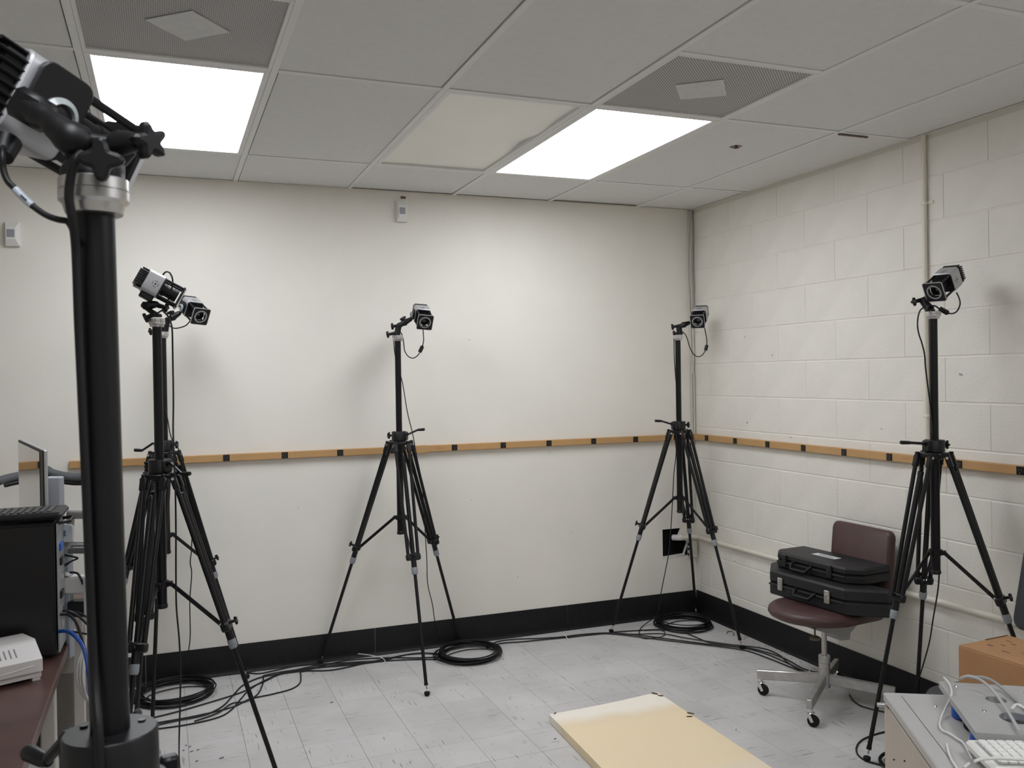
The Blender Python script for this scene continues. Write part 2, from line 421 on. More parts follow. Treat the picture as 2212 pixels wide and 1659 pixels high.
# baseboards: lengths of black cove base
BB = .1535
def cove(p0, p1, nrm, parent):
    p0, p1, nrm = Vector(p0), Vector(p1), Vector(nrm)
    prof = [(.0, .0), (.017, .0), (.0165, .003), (.010, .008), (.006, .016), (.0045, .030), (.0042, BB-.004), (.0025, BB), (.0, BB)]
    d = (p1-p0).normalized(); vs = []
    for p in (p0, p1):
        for a, b in prof: vs.append(p+nrm*(a+.0006)+Z*(b+.0006))
    n = len(prof); fs = [(i, (i+1) % n, n+(i+1) % n, n+i) for i in range(n)]+[tuple(range(n)), tuple(range(n, 2*n))[::-1]]
    return MB().add(vs, fs).build('base_strip', base_m, parent, ang=50)
bb = bpy.data.objects.new('baseboard_back', None); COL.objects.link(bb); LOC[bb.name] = Vector((0, 0, 0)); struct(bb)
xs = [-.018, -.936, -2.137, -3.336, -4.54, XL+.01]
for a, b in zip(xs[:-1], xs[1:]): cove((a-.0012, 0, 0), (b+.0012, 0, 0), -Y, bb)
br = bpy.data.objects.new('baseboard_right', None); COL.objects.link(br); LOC[br.name] = Vector((0, 0, 0)); struct(br)
ys = [0, -.20, -1.42, -2.64, -3.86, -5.08, YF+.01]
for a, b in zip(ys[:-1], ys[1:]): cove((-.0035, a-.0006, 0), (-.0035, b+.0006, 0), -X, br)

# ------------------------------------------------------------------ ceiling fixtures
def emit_mat():
    m = bpy.data.materials.new('lit_prismatic_diffuser'); nt, b = nodes_of(m)
    b.inputs['Base Color'].default_value = (.8, .8, .8, 1)
    b.inputs['Emission Color'].default_value = LIGHT_COL; b.inputs['Emission Strength'].default_value = LIGHT_E
    return m
lit_m = emit_mat()
lens_off = mat('yellowed_lens', (.86, .85, .79), .35, var=.02, nscale=3, bump=.06, bscale=500)
def troffer(i, j, lit, label):
    x0, x1, y0, y1 = gx[i], gx[i+1], gy[j], gy[j+1]; cx, cy_ = (x0+x1)/2, (y0+y1)/2
    t = thing('ceiling_light', label, 'ceiling light', (cx, cy_, H), 'recessed fluorescent ceiling lights')
    wx, wy = T2-BARW-.001, 2*T2-BARW-.001; f = .022; mb = MB()
    for sx_ in (-1, 1): mb.box((cx+sx_*(wx/2-f/2), cy_, H+.010), (f, wy, .020), bev=.002)
    for sy_ in (-1, 1): mb.box((cx, cy_+sy_*(wy/2-f/2), H+.010), (wx-2*f, f, .020), bev=.002)
    mb.build('frame', tbar_m, t, smooth=False)
    MB().box((cx, cy_, H+.06), (wx, wy, .08)).build('housing', tbar_m, t, smooth=False)
    if lit: MB().box((cx, cy_, H+.012), (wx-2*f, wy-2*f, .006)).build('diffuser', lit_m, t, smooth=False)
    else:
        # the unlit lens has buckled along its right-hand edge
        n = 24; vs = []; fs = []; dx, dy = wx-2*f, wy-2*f
        for a in range(n+1):
            for b in range(n+1):
                px, py = -dx/2+dx*a/n, -dy/2+dy*b/n
                e = max(0, (px/dx+.5)-.6)/.4; z = H+.011+.010*e*e*(math.sin(b/n*14)+.3)*math.exp(-((b/n-.45)/.25)**2)
                vs.append(Vector((cx+px, cy_+py, z)))
        for a in range(n):
            for b in range(n): fs.append((a*(n+1)+b, a*(n+1)+b+1, (a+1)*(n+1)+b+1, (a+1)*(n+1)+b))
        MB().add(vs, fs).build('diffuser', lens_off, t)
troffer(5, 1, True, 'brightly lit ceiling panel light at the left above the nearest tripod')
troffer(2, 1, True, 'brightly lit ceiling panel light right of the dark unlit one')
troffer(3, 1, False, 'unlit yellowish ceiling panel light beside the lit right-hand one')
troffer(5, 4, True, 'added unseen lit ceiling panel light behind the viewer, left of two')  # this unseen pair is added to light the surfaces facing the viewer
troffer(2, 4, True, 'added unseen lit ceiling panel light behind the viewer, right of two')
def perf_mat():
    m = bpy.data.materials.new('perforated_sheet'); nt, b = nodes_of(m); N, L = nt.nodes, nt.links
    tc = N.new('ShaderNodeTexCoord'); mp = N.new('ShaderNodeMapping'); mp.inputs['Scale'].default_value = (1/.0085,)*3; mp.inputs['Rotation'].default_value = (0, 0, math.radians(45))
    L.new(tc.outputs['Object'], mp.inputs['Vector'])
    fr = N.new('ShaderNodeVectorMath'); fr.operation = 'FRACTION'; L.new(mp.outputs[0], fr.inputs[0])
    sb = N.new('ShaderNodeVectorMath'); sb.operation = 'SUBTRACT'; sb.inputs[1].default_value = (.5, .5, .5); L.new(fr.outputs[0], sb.inputs[0])
    ml = N.new('ShaderNodeVectorMath'); ml.operation = 'MULTIPLY'; ml.inputs[1].default_value = (1, 1, 0); L.new(sb.outputs[0], ml.inputs[0])
    ln = N.new('ShaderNodeVectorMath'); ln.operation = 'LENGTH'; L.new(ml.outputs[0], ln.inputs[0])
    gt = N.new('ShaderNodeMath'); gt.operation = 'GREATER_THAN'; gt.inputs[1].default_value = .31; L.new(ln.outputs['Value'], gt.inputs[0])
    mx = N.new('ShaderNodeMix'); mx.data_type = 'RGBA'; mx.inputs[6].default_value = (.055, .052, .05, 1); mx.inputs[7].default_value = (.52, .51, .50, 1)
    L.new(gt.outputs[0], mx.inputs[0]); L.new(mx.outputs[2], b.inputs['Base Color']); b.inputs['Roughness'].default_value = .6
    return m
perf_m = perf_mat()
defl_m = mat('deflector_plate', (.60, .60, .59), .6, var=.05, nscale=30)
def grille(i, j, corners, label):
    x0, x1, y0 = gx[i], gx[i+1], gy[j]; cx, cy_ = (x0+x1)/2, y0-T2/2
    t = thing('ceiling_vent', label, 'vent', (cx, cy_, H), 'perforated ceiling vents')
    wx = T2-BARW-.001; f = .012; mb = MB()
    for s_ in (-1, 1):
        mb.box((cx+s_*(wx/2-f/2), cy_, H+.006), (f, wx, .012), bev=.001); mb.box((cx, cy_+s_*(wx/2-f/2), H+.006), (wx-2*f, f, .012), bev=.001)
    mb.build('frame', tbar_m, t, smooth=False)
    MB().box((cx, cy_, H+.008), (wx-2*f, wx-2*f, .004)).build('perforated_panel', perf_m, t, smooth=False)
    p = MB(); p.prism(corners, (0, 0, H+.0025), X, Y, .0030, .0008); p.build('pattern_plate', defl_m, t, smooth=False)
grille(5, 2, [(-3.259, -2.130), (-3.144, -1.999), (-3.018, -2.114), (-3.131, -2.242)][::-1], 'perforated ceiling vent behind the left lit ceiling light, with a pale diamond plate')
grille(2, 2, [(-1.453, -2.127), (-1.340, -1.986), (-1.199, -2.088), (-1.318, -2.238)][::-1], 'perforated ceiling vent next to the right lit ceiling light, with a pale square')
# rusty sprinkler seen through the hole
t = thing('sprinkler_head', 'rusty sprinkler head in the hole of a ceiling panel', 'sprinkler', (-.703, -1.456, H))
rust_m = mat('rusty_brass', (.16, .07, .035), .6, metal=.5, var=.4, nscale=80)
MB().cyl((-.703, -1.456, H+.09), (-.703, -1.456, H+.01), .012).build('pipe_stub', rust_m, t)
MB().lathe((-.703, -1.456, H-.006), Z, [(.003, 0), (.013, .001), (.013, .003), (.004, .006), (.006, .016), (.011, .018)], 16).build('deflector', rust_m, t)
# loose brown edge of the slipped panel by the right wall
tag(MB().box((-.325, -1.802, H-.004), (.165, .010, .006), bev=.001).build('loose_angle_strip', mat('brown_strip', (.16, .11, .09), .8, var=.3, nscale=60), loc=(-.325, -1.802, H-.004)), 'thin brown loose strip at the slipped ceiling panel near the right wall', 'strip')

# ------------------------------------------------------------------ wall fittings
def sensor(c, label, tilt):
    t = thing('motion_sensor', label, 'motion sensor', (c[0], 0, c[1]), 'white motion sensors on the back wall')
    cx, cz = c; w_, h, d = .062, .118, .042
    lay = [(w_/2, h/2, 0), (w_/2, h/2, -.022), (w_/2-.010, h/2-.030, -d)]
    vs = [Vector((cx+sx_*a+(tilt if k == 2 else 0), y, cz+sz_*b)) for k, (a, b, y) in enumerate(lay) for sx_, sz_ in ((-1, -1), (1, -1), (1, 1), (-1, 1))]
    fs = [(k*4+i, k*4+(i+1) % 4, (k+1)*4+(i+1) % 4, (k+1)*4+i) for k in range(2) for i in range(4)]+[(8, 9, 10, 11), (3, 2, 1, 0)]
    MB().add(vs, fs).build('housing', white_pl, t, smooth=False)
    MB().box((cx+tilt, -d-.0005, cz), (.034, .003, .038), bev=.001).build('lens_window', mat('grey_lens', (.30, .31, .34), .3), t, smooth=False)
sensor((-1.945, 2.515), 'white motion sensor under the ceiling in the middle of the back wall', -.003)
sensor((-3.900, 2.300), 'white motion sensor at the far left of the back wall', -.006)
tag(MB().box((-1.932, -.002, 2.598), (.030, .004, .014), bev=.001).build('sensor_screw_plate', mat('tarnished', (.14, .11, .07), .6, var=.3, nscale=80), loc=(-1.932, -.002, 2.598)), 'small tarnished screw plate just above the middle motion sensor', 'plate')

ZR0, ZR1 = 1.138, 1.1765
def outlet(c, ax, nrm, parent):
    c = Vector(c); o = MB().box(c+nrm*.0015, (.033, .034, .006), (ax, Z, nrm), .001).build('outlet', outlet_m, parent, smooth=False)
    s_ = MB()
    for k in (-1, 1): s_.box(c+nrm*.005+ax*(.006*k)+Z*.004, (.002, .010, .001), (ax, Z, nrm))
    s_.cyl(c+nrm*.0042-Z*.009, c+nrm*.0055-Z*.009, .0028, n=8)
    s_.build('slots', mat('slot_grey', (.10, .10, .10), .5), o, smooth=False)
zc = (ZR0+ZR1)/2
rb = thing('surface_raceway', 'long tan surface raceway with black outlets along the back wall', 'raceway', (-1.85, 0, zc))
MB().box((-2.760, -.015, zc), (1.824, .029, ZR1-ZR0), bev=.003).build('channel', orange_m, rb, smooth=False)
MB().box((-.925, -.015, zc), (1.840, .029, ZR1-ZR0), bev=.003).build('channel', orange_m, rb, smooth=False)
MB().box((-1.852, -.0165, zc-.001), (.058, .033, ZR1-ZR0+.006), bev=.002).build('joint_cover', orange_m, rb, smooth=False)
mbx = MB()
mbx.cyl((-1.842, -.032, zc+.004), (-1.842, -.036, zc+.004), .005, n=10); mbx.cyl((-1.856, -.032, zc+.005), (-1.856, -.035, zc+.005), .003, n=8)
mbx.build('screw', chrome_m, rb)
for x in (-3.525, -3.224, -2.923, -2.621, -2.321, -2.021, -1.657, -1.354, -1.057, -.755, -.460, -.165): outlet((x, -.029, zc), X, -Y, rb)
rr = thing('surface_raceway', 'tan surface raceway with black outlets along the block wall on the right', 'raceway', (0, -1.2, zc))
MB().box((-.017, -.955, zc), (.029, 1.84, ZR1-ZR0), bev=.003).build('channel', orange_m, rr, smooth=False)
MB().box((-.017, -2.80, zc), (.029, 1.84, ZR1-ZR0), bev=.003).build('channel', orange_m, rr, smooth=False)
for y in (-.178, -.478, -.786, -1.090, -1.396, -1.697, -2.091, -2.387, -2.69, -2.99): outlet((-.031, y, zc), Y, -X, rr)
rl = thing('surface_raceway', 'short tan raceway at the far left of the back wall, mirrored in the monitor', 'raceway', (-4.6, 0, zc))
MB().box((-4.80, -.015, zc), (1.64, .029, ZR1-ZR0), bev=.003).build('channel', orange_m, rl, smooth=False)
for x in (-4.20, -4.50, -4.80, -5.10, -5.40): outlet((x, -.029, zc), X, -Y, rl)
# scuffs and holes in the paint
scuff_m = mat('scuff', (.34, .32, .29), .8)
for x, z, w_, h in ((-1.545, 1.785, .012, .003), (-1.55, .842, .006, .003), (-1.04, 1.15-.05, .004, .006), (-2.55, .86, .010, .002), (-.90, .60, .003, .010), (-1.26, .36, .003, .008)):
    MB().box((x, -.0003, z), (w_, .0008, h), (Vector((1, 0, .2)), Y, Vector((-.2, 0, 1)))).build('scuff_mark', scuff_m, wall_back, smooth=False)
for y, z, w_, h in ((-.56, 1.27, .012, .008), (-.95, 1.205, .010, .006), (-.55, 1.78, .004, .012), (-1.62, 1.285, .010, .004), (-2.08, 1.545, .018, .008), (-.42, .42, .010, .004), (-.80, 1.665, .008, .008)):
    MB().box((-.0030, y, z), (.0012, w_, h), (X, Vector((0, 1, .3)), Vector((0, -.3, 1)))).build('paint_chip', scuff_m, wall_right, smooth=False)
red_m = mat('faint_red_print', (.50, .20, .08), .5)
MB().box((-1.752, -.0299, zc+.002), (.030, .0006, .006)).build('faded_mark', red_m, rb, smooth=False)
MB().box((-.0320, -1.80, zc+.002), (.0006, .045, .006)).build('faded_mark', red_m, rr, smooth=False)

pipe_m = mat('painted_conduit', (.74, .70, .60), .45)
t = thing('wall_conduit', 'painted vertical conduit running up the block wall to the ceiling', 'conduit', (-.0145, -1.904, 0))
MB().cyl((-.0150, -1.904, ZR1), (-.0150, -1.904, H), .0105, n=14).build('pipe', pipe_m, t)
for z in (2.32, 1.36):
    MB().box((-.0145, -1.904, z), (.023, .028, .016), bev=.003).box((-.005, -1.930, z), (.006, .030, .016), bev=.001).build('clip', pipe_m, t, smooth=False)
t = thing('wall_conduit', 'painted horizontal conduit low on the block wall behind the brown chair', 'conduit', (-.02, -1.2, .5))
MB().tube(spline([(-.150, .030, .510), (-.120, -.018, .505), (-.05, -.022, .507), (-.022, -.045, .507), (-.0185, -.10, .506), (-.0185, -.8, .512), (-.0185, -1.9, .530), (-.0185, -3.4, .54)], 6), .0135, 12).build('pipe', pipe_m, t)
MB().tube([(-.160, .028, .503), (-.145, -.004, .506), (-.118, -.020, .507)], .0195, 12).build('elbow', mat('white_pvc', (.70, .68, .64), .4), t)
for y in (-.95, -2.3): MB().box((-.010, y, .515), (.018, .018, .040), bev=.003).build('strap', pipe_m, t, smooth=False)
# junction box in the corner
t = thing('junction_box', 'small dented metal junction box in the corner beside the wall hole', 'junction box', (-.06, -.01, .42))
MB().box((-.048, -.022, .425), (.055, .036, .105), bev=.004).build('body', mat('box_cream', (.62, .58, .50), .5, var=.1, nscale=40), t, smooth=False)
kk = MB()
for z in (.395, .43, .46): kk.cyl((-.076, -.022, z), (-.0767, -.022, z), .010, n=12)
kk.build('knockout', dark_m, t)
# wires in the room corner
wire_m = mat('corner_wire', (.60, .575, .50), .5); bwire_m = mat('blue_grey_wire', (.44, .45, .44), .5)
t = thing('corner_wires', 'bundle of thin painted wires hanging down the corner from the ceiling', 'wires', (-.03, -.03, H))
random.seed(5)
for k in range(7):
    a = -.014-.008*(k % 4); b = -.012-.008*((k*3) % 4); bow = .018 if k in (1, 3) else .006
    zz = [2.63, 2.48, 2.30, 2.10, 1.98, 1.86+.02*k]
    pts = [(-.022, -.018, zz[0])]+[(a-bow*math.sin((2.63-z)/.75*math.pi)+random.uniform(-.003, .003), b-bow*.4*math.sin((2.63-z)/.75*math.pi), z) for z in zz[1:]]
    MB().tube(spline(pts, 5), .0034 if k < 5 else .0026, 6).build('wire', bwire_m if k in (1, 5) else wire_m, t)
MB().tube(spline([(-.016, -.014, 2.62), (-.017, -.015, 1.9), (-.016, -.016, 1.70), (-.022, -.016, 1.58), (-.013, -.013, 1.52), (-.013, -.013, ZR1)], 6), .0065, 8).build('riser_tube', wire_m, t)
MB().tube(spline([(-.030, -.010, 2.62), (-.034, -.010, 2.0), (-.028, -.010, 1.5), (-.028, -.010, .60)], 6), .005, 8).build('riser_tube', wire_m, t)

# ------------------------------------------------------------------ tripods
def tripod(label, c, feet, ztop, crank, clen=.10, lean=(0, 0), knob=None, rise=.02, dz=0.0):
    """c: centre column on the floor plan, feet: three floor points, crank: plan direction of the crank handle"""
    cx, cy_ = c
    t = thing('camera_tripod', label, 'tripod', (cx, cy_, 0), 'black video tripods')
    def P(x, y, z): return Vector((x+lean[0]*z, y+lean[1]*z, z))
    col = lambda z: P(cx, cy_, z+(dz if .6 < z < 1.4 else 0))
    up = (col(1)-col(0)).normalized()
    MB().cyl(col(1.20), col(ztop-.026), .0165, n=24).build('pole', tube_m, t)
    MB().cyl(col(.735), col(1.215), .0185, n=20).build('centre_column', tube_m, t)
    MB().lathe(col(.722), up, [(.0175, 0), (.0205, .003), (.0205, .014), (.0185, .017)], 20).build('column_end_cap', black_pl, t)
    hp_ = MB().lathe(col(ztop-.031), up, [(.0175, 0), (.0232, .0002), (.0240, .0010), (.0262, .0085), (.0290, .0112), (.0294, .0116), (.0294, .0196), (.0284, .0203)], 36).build('head_plate', silver_m, t, ang=18)
    MB().lathe(col(ztop-.0105), up, [(.0282, 0), (.0292, .0006), (.0292, .0098), (.0286, .0105)], 36).build('top_ring', silver_m, hp_, ang=18)
    # crank housing: a round body with a flattened side, and its collar screws
    MB().lathe(col(1.228), up, [(.037, 0), (.0400, .002), (.0400, .048), (.0385, .050), (.0205, .050)], 28).box(col(1.253)+Vector((*crank, 0)).normalized()*.030, (.030, .044, .046), (Vector((*crank, 0)), Z.cross(Vector((*crank, 0))), Z), .004).build('crank_housing', black_pl, t)
    sc_ = MB()
    for k in range(3):
        a = k*2.1+.4; sc_.cyl(col(1.277)+Vector((math.cos(a), math.sin(a), 0))*.028, col(1.2795)+Vector((math.cos(a), math.sin(a), 0))*.028, .0035, n=8)
    sc_.build('housing_screw', black_al, t)
    cd = Vector((*crank, 0)).normalized(); p0 = col(1.262)+cd*.044
    h = MB(); h.cyl(p0-cd*.008, p0+cd*.006, .009, n=12)
    p1 = p0+cd*(clen*.62)+Z*rise; p2 = p0+cd*clen+Z*(rise+.002)
    side = Z.cross(cd)
    h.tube([p0+cd*.002, p0+cd*.012+Z*.003, p1], [.006, .0055, .0055], 8); ch = h.build('crank_arm', black_al, t)
    g = MB(); g.tube([p1-cd*.004, p1+cd*.006, p2-cd*.004, p2], [.0055, .0075, .0082, .0070], 10); g.build('grip', black_pl, ch)
    kd = -cd if knob is None else Vector((*knob, 0)).normalized()
    kb = MB(); star(kb, col(1.256)+kd*.052, kd, .019, .012, 5, .022, .006); kb.build('locking_knob', black_pl, t)
    # hub: three-armed shoulder
    hub = MB(); hub.lathe(col(1.196), up, [(.026, 0), (.030, .004), (.030, .032), (.026, .034)], 24)
    legs = []
    for fx, fy in feet:
        r = Vector((fx-cx, fy-cy_, 0)).normalized(); s_ = Z.cross(r)
        hub.box(col(1.216)+r*.036, (.034, .088, .018), (r, s_, Z), .004)
        for k in (-1, 1): hub.box(col(1.214)+r*.056+s_*(.036*k), (.018, .014, .030), (r, s_, Z), .003)
        legs.append((r, s_, Vector((fx, fy, 0))))
    hub.build('shoulder', black_pl, t)
    ring = MB(); ring.lathe(col(.800), up, [(.021, 0), (.026, .002), (.026, .024), (.021, .026)], 20)
    for r, s_, f in legs: ring.box(col(.813)+r*.030, (.018, .022, .018), (r, s_, Z), .002)
    ring.build('brace_ring', black_pl, t)
    for r, s_, f in legs:
        top = col(1.206)+r*.058; ft = f+Z*.012; d = (ft-top); ln = d.length; d.normalize()
        nn = d.cross(s_).normalized()          # roughly outward
        if nn.dot(r) < 0: nn = -nn
        at = lambda q: top+d*(ln*q)
        tb = .466
        lg = MB()
        for k in (-1, 1):
            lg.cyl(at(-.004)+s_*(.037*k), at(tb)+s_*(.026*k), .0088, n=12)
        leg = lg.build('leg', tube_m, t)
        for k in (-1, 1): MB().box(at(.012)+s_*(.036*k), (.024, .021, .050), (s_, nn, d), .004).build('clevis', black_pl, leg)
        sw = MB()
        for k in (-1, 1): sw.cyl(top+s_*(.044*k)-d*.002, top+s_*(.050*k)-d*.002, .0055, n=10)
        sw.build('pivot_bolt', chrome_m, leg)
        MB().lathe(at(.045), d, [(.009, 0), (.0125, .004), (.0125, .018), (.0108, .020), (.0108, ln*(tb-.04)), ], 14).build('inner_tube', tube_m, leg)
        MB().box(at(tb+.004), (.076, .030, .034), (s_, nn, d), .006).box(at(tb+.004)-nn*.014, (.024, .014, .020), (s_, nn, d), .003).cyl(at(tb+.01), at(tb+.047), .0140, n=16).build('leg_clamp', black_pl, leg)
        MB().lathe(at(tb+.047), d, [(.0150, 0), (.0162, .003), (.0162, ln*.020), (.0135, ln*.028)], 16).build('grey_collar', grey_cap, leg)
        MB().cyl(at(tb+.05), at(.968), .0088, n=12).cyl(at(.960), at(.970), .0102, n=12).build('lower_tube', tube_m, leg)
        MB().cyl(at(.966), at(.985), .0042, n=8).build('foot_pin', chrome_m, leg)
        MB().lathe(f+Z*.0008, Z, [(.008, 0), (.0125, .004), (.0150, .014), (.0135, .019), (.006, .022)], 14).build('foot', rubber_m, leg)
        kb = MB(); star(kb, at(tb-.002)+nn*.034, nn, .0165, .010, 5, .020, .006); kb.build('leg_knob', black_pl, leg)
        a = col(.812)+r*.034; b = at(tb-.006)-nn*.018
        e = (b-a).normalized(); MB().box((a+b)/2, ((b-a).length+.012, .0055, .0155), (e, s_, e.cross(s_)), .0015).build('brace', black_al, t)
        bt = MB()
        for q in (a, b): bt.cyl(q-s_*.007, q+s_*.007, .0042, n=8)
        bt.build('brace_rivet', chrome_m, t)
    return t
def yaw_dir(r, tw): d = vdir(r, 0, tw); return (d.x, d.y)

TR = {}
TR['mid'] = dict(c=(-2.045, -.268), feet=[(-2.045, -.740), (-2.448, -.033), (-1.640, -.033)], t=4.795)
TR['corner'] = dict(c=(-.318, -.312), feet=[(-.722, -.165), (-.200, -.752), (-.034, -.036)], t=5.385)
TR['right'] = dict(c=(-.262, -2.177), feet=[(-.625, -2.165), (-.036, -1.845), (-.036, -2.555)], t=3.665)
TR['leftfar'] = dict(c=(-3.226, -.285), feet=[(-2.845, -.113), (-3.30, -.66), (-3.56, -.035)], t=4.345)
TR['leftnear'] = dict(c=(-3.245, -1.398), feet=[(-2.832, -1.500), (-3.400, -1.80), (-3.37, -.985)], t=3.30)
T6L = (-.0105, .0140)
TR['near'] = dict(c=(-3.275+.0105*1.258, -4.086-.0140*1.258), feet=[(-2.86, -4.02), (-3.66, -3.95), (-3.34, -4.54)], t=.79)
tripod('black tripod standing in the middle of the back wall', TR['mid']['c'], TR['mid']['feet'], 1.797, yaw_dir(1, .15), .098, rise=.024)
tripod('black tripod in the room corner in front of the wall hole', TR['corner']['c'], TR['corner']['feet'], 1.800, yaw_dir(-1, .1), .105, rise=.020)
tripod('black tripod at the right beside the brown swivel chair', TR['right']['c'], TR['right']['feet'], 1.808, yaw_dir(-1, .25), .118, rise=.008)
tripod('black tripod at the left, the farther one, against the back wall', TR['leftfar']['c'], TR['leftfar']['feet'], 1.810, yaw_dir(-1, .1), .10, rise=-.03)
tripod('black tripod at the left, the nearer of the two overlapping ones', TR['leftnear']['c'], TR['leftnear']['feet'], 1.801, yaw_dir(1, .45), .105, rise=-.035)
tripod('black tripod pole close to the viewer at the far left', TR['near']['c'], TR['near']['feet'], 1.7475, yaw_dir(-.9, -.5), .08, lean=T6L, knob=yaw_dir(-.1, -1), rise=-.03, dz=-.020)

# ------------------------------------------------------------------ motion capture cameras and their arms
def cam_axes(f, up):
    f = f.normalized(); u = (up-f*up.dot(f)).normalized(); return f, u.cross(f), u          # forward, left, up
def mocap(label, c, f, up, bracket='side', bsz=(.048, .052), boff=0.0):
    """c: centre of the front face of the silver body"""
    f, l, u = cam_axes(f, up); S = .084
    t = thing('motion_capture_camera', label, 'camera', c-f*.04, 'motion capture cameras')
    pl = lambda a, b, d: c+f*a+l*b+u*d
    # silver sleeve (rounded square) with a black front and back
    MB().prism(rrect(S, S, .012, 3), pl(-.062, 0, 0), l, u, .060, .002).build('body', silver_b, t)
    MB().prism(rrect(S-.005, S-.005, .011, 3), pl(-.004, 0, 0), l, u, .007, .001).build('front_face', black_pl, t)
    fins = MB().prism(rrect(S-.012, S-.012, .010, 3), pl(-.080, 0, 0), l, u, .020)
    for k in range(9):
        q = -.036+.009*k; ww = S-.002 if abs(q) < .03 else S-.014
        fins.prism(rrect(ww, .0034, .0016, 1), pl(-.094 if abs(q) < .03 else -.088, 0, q), l, u, .034 if abs(q) < .03 else .028)
    fins.build('cooling_fins', black_pl, t, smooth=False)
    lens = MB().lathe(pl(.002, 0, 0), f, [(.024, 0), (.024, .016), (.0215, .017), (.0215, .040), (.0235, .041), (.0235, .060), (.021, .062), (.0195, .062), (.0185, .055)], 28)
    ln = lens.build('lens_barrel', black_pl, t)
    MB().lathe(pl(.052, 0, 0), f, [(.0190, 0), (.0185, .003), (.012, .0055), (.004, .0065)], 24).build('glass', lens_m, ln)
    for a in (-1, 1):
        for b in (-1, 1): MB().cyl(pl(0, .033*a, .033*b), pl(.072, .033*a, .033*b), .0046, n=8).build('standoff', black_pl, t)
    # ring light: square plate with a round opening
    n = 40; sq = rrect(S, S, .008, 9); ri = .0255; vs = []; fs = []
    for h_ in (0, .0085):
        for p in sq: vs.append(pl(.071+h_, p[0], p[1]))
        for p in sq:
            a = math.atan2(p[1], p[0]); vs.append(pl(.071+h_, ri*math.cos(a), ri*math.sin(a)))
    for i in range(n):
        j = (i+1) % n
        fs += [(i, j, n+j, n+i), (2*n+i, 3*n+i, 3*n+j, 2*n+j), (i, 2*n+i, 2*n+j, j), (n+i, n+j, 3*n+j, 3*n+i)]
    rp = MB().add(vs, fs).build('ring_light_plate', black_pl, t, smooth=False)
    # silver rim round the plate and led ring round the opening
    rim = MB(); vs = []; fs = []
    for h_, g in ((.0045, .0010), (.0087, .0010), (.0087, -.0012), (.0045, -.0012)):
        for p in sq:
            q = Vector((p[0], p[1])); q = q*(1+g/q.length); vs.append(pl(.071+h_, q.x, q.y))
    for k in range(4):
        for i in range(n): fs.append((k*n+i, k*n+(i+1) % n, ((k+1) % 4)*n+(i+1) % n, ((k+1) % 4)*n+i))
    rim.add(vs, fs).build('plate_rim', silver_b, rp, smooth=False)
    led = MB().lathe(pl(.0795, 0, 0), f, [(.0255, -.001), (.0255, .0008), (.0315, .0008), (.0315, -.001)], 36, caps=False)
    led.build('led_ring', ring_m, rp)
    # square emblem with dots printed on the side and top of the body
    for sgn, ax1, ax2, off in ((-1, f, u, 'l'), (1, f, u, 'l'), (1, f, l, 'u')):
        e = MB(); base = pl(-.024, .0422*sgn, 0) if off == 'l' else pl(-.024, 0, .0422)
        nv = (l if off == 'l' else u)*(sgn if off == 'l' else 1)
        for k in range(4):
            a = k*math.pi/2; o_ = ax1*(.0105*math.cos(a))+ax2*(.0105*math.sin(a)); tdir = ax1*(-math.sin(a))+ax2*math.cos(a)
            e.box(base+o_, (.0016, .012, .0006), (o_.normalized(), tdir, nv)); 
        e.cyl(base-nv*.0003, base+nv*.0004, .0032, n=10)
        e.build('printed_emblem', black_pl, t, smooth=False)
    # bracket
    if bracket == 'side':
        MB().prism(rrect(bsz[0], bsz[1], .012, 4), pl(-.026, -.0425, boff), f, u, .007, .0015).box(pl(-.028, -.044, 0), (.04, .010, .04), (f, l, u), .002).build('side_bracket', black_pl, t)
        MB().lathe(pl(-.024, -.0525, -.004), -l, [(.0165, 0), (.0175, .002), (.0175, .006), (.0120, .010), (.0120, .004)], 28, caps=False).build('locking_disc', clear_m, t)
        MB().lathe(pl(-.024, -.050, -.004), -l, [(.010, 0), (.009, .008), (.006, .009)], 16).build('disc_hub', black_pl, t)
        return pl(-.030, -.056, -.012)
    MB().box(pl(-.030, 0, -.052), (.050, .045, .022), (f, l, u), .004).build('bottom_bracket', black_pl, t)
    return pl(-.030, 0, -.062)
def arm(label, t_, base, elbow, end, knobs, bulge=.0190, ztop=None, base_r=.0185, extra=None):
    """base/elbow/end: world points, knobs: list of (inner, outer) world points"""
    t = thing('camera_mount_arm', label, 'mounting arm', base, 'articulated camera mounting arms')
    b = MB(); ax = (elbow-base).normalized()
    b.lathe(base-Z*.001, Z, [(.019, 0), (.019, .008), (.015, .012)], 18); b.tube([base+Z*.008, base+(elbow-base)*.55, elbow], [base_r, base_r*.9, base_r*.95], 12)
    b.build('clamp_base', black_pl, t)
    d = (end-elbow); dn = d.normalized()
    a = MB(); a.tube([elbow-dn*.010, elbow, elbow+d*.25, elbow+d*.5, elbow+d*.62, end, end+dn*.008], [.006, bulge*.85, bulge*.72, bulge, bulge*.8, bulge*.6, .004], 14)
    a.build('swing_arm', black_pl, t)
    for p, q in knobs:
        k = MB(); e = (q-p).normalized(); k.cyl(p, q, .0095, .0075, 12); star(k, q-e*.004, e, .0180, .013, 4, .006, .006); k.build('star_knob', black_pl, t)
    return t
g = lambda t0: (lambda u, v, dt=0.0: V(u, v, t0+dt))
UPZ = Z
# middle
p = g(4.795)
mocap('camera facing the viewer on the middle tripod', p(912.8, 684), vdir(.26, .46, .85), Z+vdir(1, 0, 0)*.08)
arm('black arm holding the camera on the middle tripod', 0, p(857.6, 725.6), p(861, 704), p(888, 689), [(p(866, 702.5), p(848.5, 705)), (p(856, 719, -.01), p(838.5, 722.5, -.01)), (p(876, 697), p(871, 688.5))])
